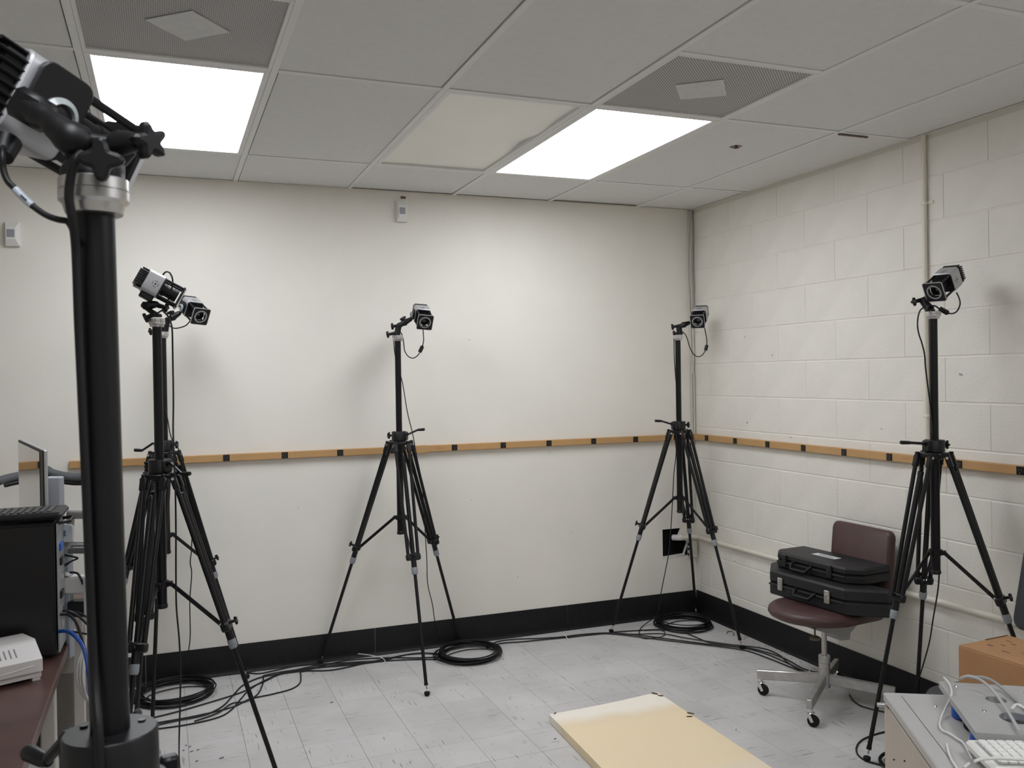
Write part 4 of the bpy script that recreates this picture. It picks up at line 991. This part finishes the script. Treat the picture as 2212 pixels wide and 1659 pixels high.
for o_ in (.15, .19, .23):
    MB().box(K+u1*o_+u2*(CD/2)+Z*(CZ+.0008), (.004, CD-.06, .002), (u1, u2, Z), .0006).build('rib', cab_m, cb, smooth=False)
MB().cyl(K-u1*.022+u2*.030+Z*(CZ-.024), K+u1*.004+u2*.030+Z*(CZ-.024), .006, n=12).build('latch_pin', chrome_m, cb)
sp2 = MB()
for a_, z_ in ((.10, .56), (.145, .51), (.13, .46), (.20, .60)): sp2.cyl(K-u1*.001+u2*a_+Z*z_, K+u1*.004+u2*a_+Z*z_, .0022, n=8)
sp2.build('rust_spot', dark_m, cb)
sm_ = MB()
for a_, b_ in ((.105, .09), (.118, .115), (.142, .105), (.02, .56)): sm_.lathe(K+u1*a_+u2*b_+Z*(CZ), Z, [(.006, 0), (.005, .002), (.002, .003)], 10)
sm_.build('screw', chrome_m, cb)
# plate with round openings, standing on pads
PZ = .745
q0, q1, q2 = FL(2028, 1472, PZ), FL(2108, 1582, PZ), FL(2212, 1482, PZ)
py_ = (q1-q0); pl_len = py_.length; py_.normalize(); px_ = Z.cross(py_); px_ = px_ if px_.dot(q2-q0) > 0 else -px_
bp_ = thing('metal_plate', 'thick grey metal plate with round openings lying on the cabinet', 'plate', q0.lerp(q1, .5)-Z*.04)
def plate_with_holes(o, ex, ey, w_, h, holes, th, mname):
    bm = bmesh.new(); N_ = 96
    me = bpy.data.meshes.new('plate')
    vs = []; fs = []; GX, GY = 36, 48
    pts = {}
    def inside(x, y):
        return any((x-a)**2+(y-b)**2 < r*r for a, b, r in holes)
    for i in range(GX+1):
        for j in range(GY+1): pts[i, j] = [w_*i/GX, h*j/GY]
    keep = [(i, j) for i in range(GX) for j in range(GY) if not inside(w_*(i+.5)/GX, h*(j+.5)/GY)]
    ks = set(keep)
    # snap the stair-stepped rims to the circles
    for (i, j), p_ in pts.items():
        cells = [(i-1, j-1), (i, j-1), (i-1, j), (i, j)]
        ins = [c for c in cells if 0 <= c[0] < GX and 0 <= c[1] < GY]
        if any(c in ks for c in ins) and any(c not in ks for c in ins):
            a, b, r = min(holes, key=lambda q: abs(math.hypot(p_[0]-q[0], p_[1]-q[1])-q[2]))
            d_ = math.hypot(p_[0]-a, p_[1]-b); p_[0] = a+(p_[0]-a)*r/d_; p_[1] = b+(p_[1]-b)*r/d_
    vid = {}
    m_ = MB()
    def vtx(i, j, l_):
        k_ = (i, j, l_)
        if k_ not in vid: vid[k_] = len(m_.v); m_.v.append(o+ex*pts[i, j][0]+ey*pts[i, j][1]+Z*(th*l_))
        return vid[k_]
    for i, j in keep:
        m_.f.append((vtx(i, j, 1), vtx(i+1, j, 1), vtx(i+1, j+1, 1), vtx(i, j+1, 1))); m_.f.append((vtx(i, j, 0), vtx(i, j+1, 0), vtx(i+1, j+1, 0), vtx(i+1, j, 0)))
        for di, dj, e in ((-1, 0, ((i, j), (i, j+1))), (1, 0, ((i+1, j+1), (i+1, j))), (0, -1, ((i+1, j), (i, j))), (0, 1, ((i, j+1), (i+1, j+1)))):
            if (i+di, j+dj) not in ks:
                (a, b), (c, d_) = e; m_.f.append((vtx(a, b, 0), vtx(a, b, 1), vtx(c, d_, 1), vtx(c, d_, 0)))
    return m_
plate_m = mat('cast_grey_metal', (.44, .435, .43), .5, metal=.2, var=.05, nscale=14)
pw = .22
plate_with_holes(q0-Z*.016, px_, py_, pw, pl_len, [(.105, .115, .024), (.115, .235, .036)], .016, 'p').build('perforated_plate', plate_m, bp_, smooth=False)
scw = MB()
for a, b in ((.035, .03), (.055, .20), (.19, .055)): scw.lathe(q0+px_*a+py_*b, Z, [(.007, 0), (.006, .002), (.003, .003)], 12)
scw.build('screw', chrome_m, bp_)
for a, b, m_, nm in ((.020, .135, blue_m, 'blue_pad'), (.020, .30, blue_m, 'blue_pad'), (.03, .205, rubber_m, 'black_pad'), (.19, .10, rubber_m, 'black_pad'), (.115, .235, blue_m, 'blue_pad')):
    zt = PZ-.016 if nm == 'black_pad' or a < .1 else PZ-.024
    MB().lathe(q0-Z*q0.z+px_*a+py_*b+Z*(CZ+.0025), Z, [(.020, 0), (.022, .004), (.022, zt-CZ-.0065), (.020, zt-CZ-.0030)], 18).build(nm, m_, bp_)
# keyboard
KZ = .738
k0, k1, k2 = FL(2084, 1596, KZ), FL(2152, 1664, KZ), FL(2212, 1590, KZ)
ky = (k1-k0).normalized(); kx = Z.cross(ky); kx = kx if kx.dot(k2-k0) > 0 else -kx
kbd = thing('keyboard', 'white computer keyboard on the cabinet in the lower right corner', 'keyboard', k0-Z*.02)
kw, kh = .40, .15
ctrk = k0+kx*(kw/2)+ky*(kh/2)
MB().box(ctrk-Z*.011, (kw, kh, .022), (kx, ky, Z), .006).build('case', white_pl, kbd, smooth=False)
for sx_ in (.05, kw-.05): MB().box(k0+kx*sx_+ky*.03-Z*.030, (.03, .012, .017), (kx, ky, Z)).box(k0+kx*sx_+ky*(kh-.02)-Z*.030, (.03, .012, .017), (kx, ky, Z)).build('foot', white_pl, kbd, smooth=False)
MB().box(ctrk+Z*.0001, (kw-.03, kh-.03, .001), (kx, ky, Z)).build('key_well', mat('key_well', (.42, .42, .43), .5), kbd, smooth=False)
for r_ in range(6):
    for c_ in range(19):
        q = k0+kx*(.018+.0096+.0192*c_)+ky*(.018+.0100+.0190*r_)+Z*.004
        MB().box(q, (.0172, .0168, .008), (kx, ky, Z), .002).build('key', white_pl, kbd, smooth=False)
# pale cables over the plate and the cabinet
pc_m = mat('pale_grey_cable', (.46, .46, .46), .4); wc_m = mat('white_cable', (.70, .70, .67), .4)
def zc_cable(label, px, r, m, n=8):
    pts = [FL(u, v, z) for u, v, z in px]
    tag(MB().tube(spline(pts, n), r, 10).build('equipment_cable', m, loc=pts[0]), label, 'cable', 'pale cables on the cabinet')
zc_cable('thick pale grey cable arching across the metal plate', [(2075, 1466, .775), (2088, 1461, .785), (2105, 1463, .785), (2125, 1474, .775), (2145, 1492, .765), (2165, 1518, .757), (2182, 1545, .755), (2195, 1567, .755), (2203, 1580, .755)], .0038, pc_m)
zc_cable('second grey cable lying behind the thick one on the plate', [(2095, 1464, .772), (2120, 1463, .772), (2142, 1470, .765), (2165, 1486, .757), (2190, 1508, .752), (2225, 1540, .752)], .0040, mat('grey_cable', (.33, .33, .33), .45))
zc_cable('thin ivory cable hanging over the left edge of the plate', [(2038, 1463, .757), (2045, 1470, .752), (2052, 1480, .752), (2056, 1495, .752), (2052, 1510, .738), (2042, 1530, .715), (2033, 1550, .706), (2030, 1566, .706), (2036, 1578, .706), (2050, 1584, .706), (2068, 1596, .706), (2082, 1606, .706), (2100, 1640, .705)], .0026, wc_m)
zc_cable('white cable crossing the keyboard at the lower right', [(2104, 1645, .756), (2120, 1640, .757), (2150, 1638, .757), (2180, 1639, .757), (2230, 1642, .757)], .0033, wc_m)
zc_cable('pale flat cable curving down the cabinet top beside the keyboard', [(2046, 1608, .705), (2048, 1620, .705), (2055, 1640, .705), (2068, 1660, .705), (2090, 1690, .705)], .0028, wc_m)
zc_cable('pale cable end sticking up at the bottom right of the cabinet', [(2082, 1659, .705), (2088, 1654, .707), (2094, 1649, .709)], .0032, wc_m)
zc_cable('short white lead at the right edge of the metal plate', [(2186, 1532, .756), (2196, 1523, .766), (2206, 1526, .766), (2216, 1534, .758), (2230, 1548, .757)], .0042, white_pl)

# ------------------------------------------------------------------ dark chair with the cardboard box on its seat
sc0 = Vector((-.640, -2.830, 0))
t = thing('office_chair', 'dark grey office chair at the right edge carrying the cardboard box', 'chair', sc0)
seat_m = mat('dark_slate_vinyl', (.035, .038, .045), .5, bump=.1, bscale=300)
lay = [(.9, .415), (.98, .425), (1.0, .445), (.97, .462), (.90, .470)]
pr = rrect(.46, .46, .16, 8); n = len(pr)
vs = [sc0+Vector((p_[0]*k_, p_[1]*k_, h)) for k_, h in lay for p_ in pr]; fs = [(k*n+i, k*n+(i+1) % n, (k+1)*n+(i+1) % n, (k+1)*n+i) for k in range(len(lay)-1) for i in range(n)]+[tuple(range(n))[::-1], tuple(range((len(lay)-1)*n, len(lay)*n))]
MB().add(vs, fs).build('seat', seat_m, t, ang=60)
MB().prism(rrect(.42, .36, .04, 5), Vector((-.268, -2.80, .785)), -Y, Vector((.24, 0, 1)), .040, .012).build('backrest', seat_m, t, ang=60)
MB().box((-.285, -2.80, .53), (.014, .06, .30), (Vector((1, 0, -.15)), Y, Vector((.15, 0, 1))), .003).box((-.42, -2.815, .405), (.30, .05, .012), bev=.003).build('back_bar', black_pl, t, smooth=False)
MB().cyl(sc0+Z*.10, sc0+Z*.415, .022, n=16).build('column', black_al, t)
for k in range(5):
    a = k*2*math.pi/5+.6; d = Vector((math.cos(a), math.sin(a), 0)); s_ = Z.cross(d)
    ao = MB().tube([sc0+Z*.095, sc0+d*.13+Z*.085, sc0+d*.25+Z*.066], [.022, .017, .012], 10).build('base_arm', black_pl, t)
    c0 = sc0+d*.25; MB().lathe(c0+Z*.0265-s_*.018, s_, [(.014, 0), (.0255, .002), (.0255, .034), (.014, .036)], 16).cyl(c0+Z*.03, c0+Z*.066, .006, n=8).build('caster', black_pl, ao)
BZ0, BZ1 = .4715, .640
c0, c1, c2 = FL(2070, 1393, BZ1), FL(2178, 1372, BZ1), FL(2212, 1432, BZ1)
bx_ = (c1-c0); bwid = bx_.length; bx_.normalize(); by_ = -Z.cross(bx_); bl = .36
bxo = thing('cardboard_box', 'brown cardboard box standing on the dark chair at the right edge', 'box', Vector((c0.x, c0.y, BZ0)))
m0 = c0+bx_*(bwid/2)+by_*(bl/2)
MB().box(Vector((m0.x, m0.y, (BZ0+BZ1-.004)/2)), (bwid, bl, BZ1-BZ0-.004), (bx_, by_, Z), .0015).build('carton', card_m, bxo, smooth=False)
MB().box(Vector((m0.x, m0.y, BZ1-.0022))+bx_*.002, (bwid-.002, bl, .0030), (bx_, by_, Z), .001).build('lid_flap', card_m, bxo, smooth=False)
dk = mat('cut_edge', (.16, .07, .035), .8)
MB().box(c0+bx_*.012+by_*.004-Z*.004, (.014, .005, .005), (bx_, by_, Z)).box(c0+bx_*(bwid*.75)+by_*.0015+Z*.0006, (bwid*.45, .003, .002), (bx_, by_, Z)).build('flap_slot', dk, bxo, smooth=False)
ink = MB(); random.seed(4)
for k in range(8):
    a, b = random.uniform(.06, .20), random.uniform(.02, .24); q = c0+bx_*a+by_*b+Z*.0002; l_ = random.uniform(.008, .03)
    ink.tube(spline([q, q+by_*l_*.5+bx_*random.uniform(-.006, .006), q+by_*l_], 4), .0009, 5)
ink.build('ink_scribble', mat('ink', (.05, .03, .05), .6), bxo)

# ------------------------------------------------------------------ desk group, left
DX = -3.520; DZ = .740
dk_ = thing('computer_desk', 'brown laminate desk at the left edge carrying the computer', 'desk', (-3.95, -2.2, 0))
MB().box((DX-.42, -2.28, DZ-.0145), (.84, 2.75, .029), bev=.003).build('desktop', desk_m, dk_, smooth=False)
leg_m = mat('putty_metal', (.50, .47, .43), .5)
for x, y in ((DX-.045, -1.96), (DX-.78, -1.96), (DX-.045, -3.58), (DX-.78, -3.58), (DX-.045, -.95), (DX-.78, -.95)):
    MB().box((x, y, (DZ-.029)/2), (.042, .042, DZ-.030), bev=.004).build('leg', leg_m, dk_, smooth=False)
MB().box((DX-.78, -2.28, .50), (.016, 2.55, .40)).build('modesty_panel', desk_m, dk_, smooth=False)
# computer tower lying with its long side to the viewer
tz0, th_ = DZ, .450
a = FL(126, 1424, DZ+.0); ad = Vector((-1, .02, 0)).normalized(); an = Vector((.02, 1, 0)).normalized()
tw_ = thing('computer_tower', 'black desktop computer tower on the brown desk', 'computer', a+ad*.2)
TL, TW = .46, .165
cc = a+ad*(TL/2)+an*(TW/2)
for s1 in (.05, TL-.05): MB().box(a+ad*s1+an*(TW/2)+Z*.006, (.03, TW-.02, .012), (ad, an, Z)).build('foot', rubber_m, tw_, smooth=False)
MB().box(cc+Z*(.012+.19+.01), (TL-.008, TW, .400), (ad, an, Z), .003).build('chassis', black_pl, tw_, smooth=False)
MB().box(a+ad*(TL/2)-an*.002+Z*.21, (TL-.02, .004, .385), (ad, an, Z), .0015).build('side_panel', mat('black_panel', (.006, .006, .007), .35), tw_, smooth=False)
MB().box(cc+Z*(.430), (TL+.035, TW+.02, .022), (ad, an, Z), .008).build('top_cover', black_pl, tw_, smooth=False)
ms = MB()
for k in range(22): ms.box(cc+ad*(-TL/2+.02+.02*k)+Z*.4425, (.010, TW-.03, .003), (ad, an, Z), .001)
ms.build('vent_slat', mat('vent_grey', (.05, .05, .052), .5), tw_, smooth=False)
rp_m = mat('zinc_rear', (.42, .44, .46), .4, metal=.7, var=.15, nscale=25)
rear = MB().box(a-ad*.002+an*(TW/2)+Z*.212, (.005, TW-.012, .388), (ad, an, Z), .001).build('rear_panel', rp_m, tw_, smooth=False)
for k, (h_, w_, c_) in enumerate(((.33, .05, blue_m), (.285, .04, black_pl), (.24, .05, silver_m), (.185, .05, black_pl), (.14, .05, silver_m), (.095, .05, silver_m))):
    MB().box(a-ad*.006+an*(.055)+Z*h_, (.008, w_, .022), (ad, an, Z), .001).build('port', c_, rear, smooth=False)
MB().tube([a-ad*.004+an*.02+Z*.405, a-ad*.035+an*.03+Z*.408, a-ad*.035+an*.12+Z*.408, a-ad*.004+an*.13+Z*.405], .005, 8).build('rear_handle', black_pl, tw_)
# monitor seen almost edge-on
mt0, mt1 = FL(40, 949, 1.35), FL(93, 973, 1.35)
md = (mt1-mt0); mw = md.length; md.normalize(); mn = Z.cross(md); 
if mn.dot(CAM-mt0) < 0: mn = -mn          # screen normal, towards the viewer's left
mo = thing('computer_monitor', 'glossy wide monitor seen nearly edge-on behind the tower', 'monitor', Vector((mt0.lerp(mt1, .5).x, mt0.lerp(mt1, .5).y, DZ)))
mh = .44; mc = mt0.lerp(mt1, .5)-Z*(mh/2)
MB().box(mc-mn*.007, (mw, .012, mh), (md, mn, Z), .003).build('back_shell', silver_b, mo, smooth=False)
MB().box(mc-mn*.001, (mw-.004, .004, mh-.004), (md, mn, Z), .001).build('bezel', mat('gloss_black', (.004, .004, .006), .45, spec=.2), mo, smooth=False)
MB().box(mc+mn*.0015-md*.036, (mw-.085, .002, mh-.02), (md, mn, Z)).build('screen', glass_blk, mo, smooth=False)
sp_ = V(119, 1028, 2.98); sx3 = Vector((sp_.x, sp_.y, 0))
MB().box(sx3+Z*((sp_.z+DZ)/2), (.048, .030, sp_.z-DZ-.004), (RIGHT, FWD, Z), .004).build('stand_column', mat('stand_silver', (.42, .44, .48), .4, metal=.4), mo, smooth=False)
q = mc-mn*.03; zz = V(100, 1056, 2.98).z
MB().box((Vector((q.x, q.y, zz))+Vector((sx3.x, sx3.y, zz)))/2, ((Vector((q.x, q.y, zz))-Vector((sx3.x, sx3.y, zz))).length, .03, .024), ((Vector((q.x, q.y, 0))-sx3), Z.cross(Vector((q.x, q.y, 0))-sx3), Z), .003).build('stand_arm', silver_b, mo, smooth=False)
MB().box(sx3+Z*(DZ+.008)+mn*.08, (.20, .24, .014), (md, mn, Z), .004).build('stand_foot', silver_b, mo, smooth=False)
# beige peripheral box on the desk
e0, e1 = FL(93, 1470, DZ), FL(0, 1492, DZ)
pd = (e1-e0).normalized(); pn = -Z.cross(pd) if (-Z.cross(pd)).dot(CAM-e0) < 0 else Z.cross(pd)
pn = pn if pn.dot(FWD) > 0 else -pn
pb = thing('peripheral_box', 'pale grey plastic device with a sloped top on the desk edge', 'device', Vector((e0.x, e0.y, DZ)))
ph, pln, pwd = .105, .24, .17
prof = [(0, .028), (0, .062), (.055, .100), (.060, ph), (pwd, ph-.006), (pwd, 0.010), (.012, .010), (.012, .028)]
def p3(s_, a_, b_): return e0+pd*s_+pn*a_+Z*b_
vs = [p3(s_, a_, b_) for s_ in (0, pln) for a_, b_ in prof]; n = len(prof)
MB().add(vs, [(i, (i+1) % n, n+(i+1) % n, n+i) for i in range(n)]+[tuple(range(n)), tuple(range(n, 2*n))[::-1]]).build('shell', beige_pl, pb, smooth=False)
MB().box(p3(.012, pwd/2, .005), (.020, pwd-.03, .0098), (pd, pn, Z)).box(p3(pln-.012, pwd/2, .005), (.020, pwd-.03, .0098), (pd, pn, Z)).build('foot', beige_pl, pb, smooth=False)
MB().tube(spline([p3(.022, -.0006, .047), p3(.08, -.0006, .041), p3(.16, -.0006, .038), p3(pln-.01, -.0006, .038)], 6), .0016, 6).build('trim_line', white_pl, pb)
sl_ = MB()
for k in range(12): sl_.box(p3(.06+.013*k, .030, .0835), (.003, .030, .0012), (pd, Vector(pn*.055+Z*.038), Vector(pn*-.038+Z*.055)))
sl_.build('vent_slot', mat('vent_dk', (.25, .24, .24), .6), pb, smooth=False)
# cables and odds and ends behind the tower
def dcable(label, px, r, m):
    pts = [V(u, v, t_) for u, v, t_ in px]
    tag(MB().tube(spline(pts, 7), r, 8).build('computer_cable', m, loc=pts[0]), label, 'cable', 'cables behind the computer tower')
blue_c = mat('blue_cable', (.012, .07, .33), .4)
dcable('blue network cable curving down from the tower', [(128, 1364, 2.66), (140, 1363, 2.64), (153, 1367, 2.60), (167, 1379, 2.56), (178, 1395, 2.54), (186, 1420, 2.53), (192, 1460, 2.52), (198, 1520, 2.52), (215, 1580, 2.52), (235, 1650, 2.50), (240, 1760, 2.50)], .0058, blue_c)
dcable('upper black cable leaving the back of the tower', [(130, 1320, 2.70), (145, 1320, 2.68), (160, 1325, 2.68), (172, 1333, 2.68), (190, 1350, 2.68)], .0036, cable_m)
dcable('middle black cable leaving the back of the tower', [(130, 1328, 2.68), (148, 1328, 2.66), (160, 1338, 2.64), (168, 1352, 2.63), (175, 1375, 2.62), (184, 1405, 2.62)], .0042, cable_m)
dcable('lowest black cable behind the tower', [(140, 1364, 2.70), (160, 1365, 2.70), (190, 1370, 2.70)], .0032, cable_m)
dcable('top black cable drooping from the adapter', [(150, 1320, 2.75), (165, 1322, 2.75), (180, 1328, 2.75), (195, 1340, 2.75)], .003, cable_m)
wlg = mat('grey_white_lead', (.45, .44, .42), .5)
for k, lab in enumerate(('outermost grey-white lead drooping beside the desk edge', 'middle grey-white lead drooping beside the desk edge', 'inner grey-white lead drooping beside the desk edge')):
    o_ = 6*k; dcable(lab, [(182+o_*.3, 1250, 2.78), (184, 1330, 2.76), (179+o_*.4, 1400, 2.72), (168+o_, 1435, 2.68), (167+o_, 1470, 2.66), (178+o_*.6, 1500, 2.66), (198, 1528, 2.66), (215, 1580, 2.64), (225, 1660, 2.62)], .0038, wlg)
t = thing('equipment_stand', 'grey metal equipment post clamped to the desk edge behind the tower', 'stand', V(141, 1430, 2.82))
q = V(141, 1180, 2.82); q2 = Vector((q.x, q.y, 0)); zt = q.z
MB().box(q2+Z*((zt+DZ-.045)/2), (.036, .030, zt-DZ+.045), (RIGHT, FWD, Z), .003).build('post', mat('blue_grey_metal', (.33, .36, .40), .45, metal=.3), t, smooth=False)
MB().box((q.x-.040, q.y, DZ+.0075), (.08, .05, .014), bev=.002).box((q.x-.040, q.y, DZ-.040), (.08, .05, .014), bev=.002).build('desk_clamp', black_al, t, smooth=False)
zb = V(160, 1175, 2.82).z
MB().cyl(Vector((q.x, q.y, zb)), Vector((q.x, q.y, zb))+RIGHT*.12, .0085, n=12).build('silver_bar', chrome_m, t)
MB().box(Vector((q.x, q.y, zb-.020))+RIGHT*.062, (.10, .03, .016), (RIGHT, FWD, Z), .002).build('tray', mat('tray_grey', (.12, .12, .12), .5), t, smooth=False)
zb2 = V(160, 1111, 2.82).z
MB().cyl(Vector((q.x, q.y, zt-.012))+RIGHT*.01, Vector((q.x, q.y, zb2))+RIGHT*.02, .012, n=10).cyl(Vector((q.x, q.y, zb2))+RIGHT*.012, Vector((q.x, q.y, zb2))+RIGHT*.12, .014, n=12).build('upper_bar', mat('bar_grey', (.26, .24, .23), .5), t)
zb3 = V(150, 1148, 2.82).z
MB().prism(rrect(.046, .056, .012, 4), Vector((q.x, q.y, zb3))+RIGHT*.018-FWD*.022, RIGHT, UP, .012, .002).build('clear_box', mat('pale_plastic', (.55, .58, .60), .25), t, smooth=False)
MB().box(Vector((q.x, q.y, zb3))+RIGHT*.012-FWD*.030, (.018, .008, .020), (RIGHT, FWD, UP), .001).build('blue_plug', blue_m, t, smooth=False)
zb4 = V(155, 1262, 2.82).z
MB().box(Vector((q.x, q.y, zb4))+RIGHT*.040, (.075, .05, .055), (RIGHT, FWD, Z), .006).build('white_adapter', mat('adapter_white', (.55, .53, .51), .5), t, smooth=False)
MB().box(Vector((q.x, q.y, zb4-.075))+RIGHT*.042, (.058, .05, .050), (RIGHT, FWD, Z), .005).build('black_adapter', black_pl, t, smooth=False)
MB().tube(spline([V(141, 1199, 2.80), V(155, 1202, 2.79), V(168, 1206, 2.79), V(155, 1212, 2.79), V(141, 1221, 2.80)], 5), .003, 6).build('kinked_lead', cable_m, t)
MB().tube(spline([V(141, 1243, 2.80), V(150, 1237, 2.79), V(166, 1238, 2.79), V(173, 1247, 2.79), V(180, 1262, 2.79)], 5), .0036, 6).build('curled_lead', cable_m, t)
MB().cyl(V(146, 1236, 2.79), V(146, 1243, 2.79), .009, n=10).build('white_plug', white_pl, t)
# clear bin with paper liner under the desk edge
bq = V(160, 1475, 3.80); bc = Vector((bq.x, bq.y, 0))
t = thing('waste_bin', 'translucent plastic bin beside the desk leg behind the nearest pole', 'bin', bc)
mbq = MB().lathe(bc+Z*.003, Z, [(.070, 0), (.078, .01), (.098, .40), (.102, .405), (.102, .415), (.095, .412), (.075, .014), (.065, .010)], 28); mbq.build('shell', mat('smoky_plastic', (.40, .37, .34), .2, trans=.55), t)
random.seed(8); vsl = MB()
vsl.lathe(bc+Z*.016, Z, [(.055, 0), (.066, .05), (.084, .25), (.094, .402), (.104, .424), (.106, .34)], 18, caps=False); vsl.build('liner', mat('liner', (.45, .42, .38), .4, var=.3, nscale=12, trans=.2), t)
# far chair with a curved padded back rail near the back wall
fc = Vector((-3.76, -.42, 0))
t = thing('office_chair', 'chair with a grey curved padded back rail by the back wall, behind the monitor', 'chair', fc)
rail = [(-3.945, -.32, 1.118), (-3.915, -.29, 1.128), (-3.87, -.26, 1.135), (-3.82, -.25, 1.140), (-3.765, -.25, 1.155), (-3.745, -.25, 1.158), (-3.725, -.25, 1.143), (-3.68, -.26, 1.128), (-3.62, -.27, 1.118), (-3.56, -.29, 1.120), (-3.53, -.31, 1.125)]
rs_ = [.008]+[.020]*(len(spline(rail, 4))-2)+[.008]
MB().tube(spline(rail, 4), rs_, 12).build('back_rail', greycloth, t)
MB().tube(spline([(a_*1.0, b_-.004, c_-.028) for a_, b_, c_ in rail[1:-1]], 4), .011, 10).build('rail_underside', black_pl, t)
MB().tube(spline([(-3.74, -.265, 1.12), (-3.74, -.23, .95), (-3.78, -.22, .70), (-3.86, -.28, .47)], 5), .016, 10).build('back_post', black_al, t)
MB().prism(rrect(.44, .40, .10, 6), (-3.88, -.47, .44), X, Y, .06, .02).build('seat', greycloth, t, ang=60)
MB().cyl((-3.88, -.47, .09), (-3.88, -.47, .44), .022, n=14).build('column', black_al, t)
for k in range(5):
    a = k*2*math.pi/5+.3; d = Vector((math.cos(a), math.sin(a), 0)); b0_ = Vector((-3.88, -.47, 0))
    ao = MB().tube([b0_+Z*.09, b0_+d*.12+Z*.075, b0_+d*.24+Z*.06], [.020, .015, .011], 8).build('base_arm', black_pl, t)
    s_ = Z.cross(d); MB().lathe(b0_+d*.24+Z*.0265-s_*.014, s_, [(.014, 0), (.0255, .002), (.0255, .026), (.014, .028)], 14).cyl(b0_+d*.24+Z*.03, b0_+d*.24+Z*.06, .006, n=8).build('caster', black_pl, ao)
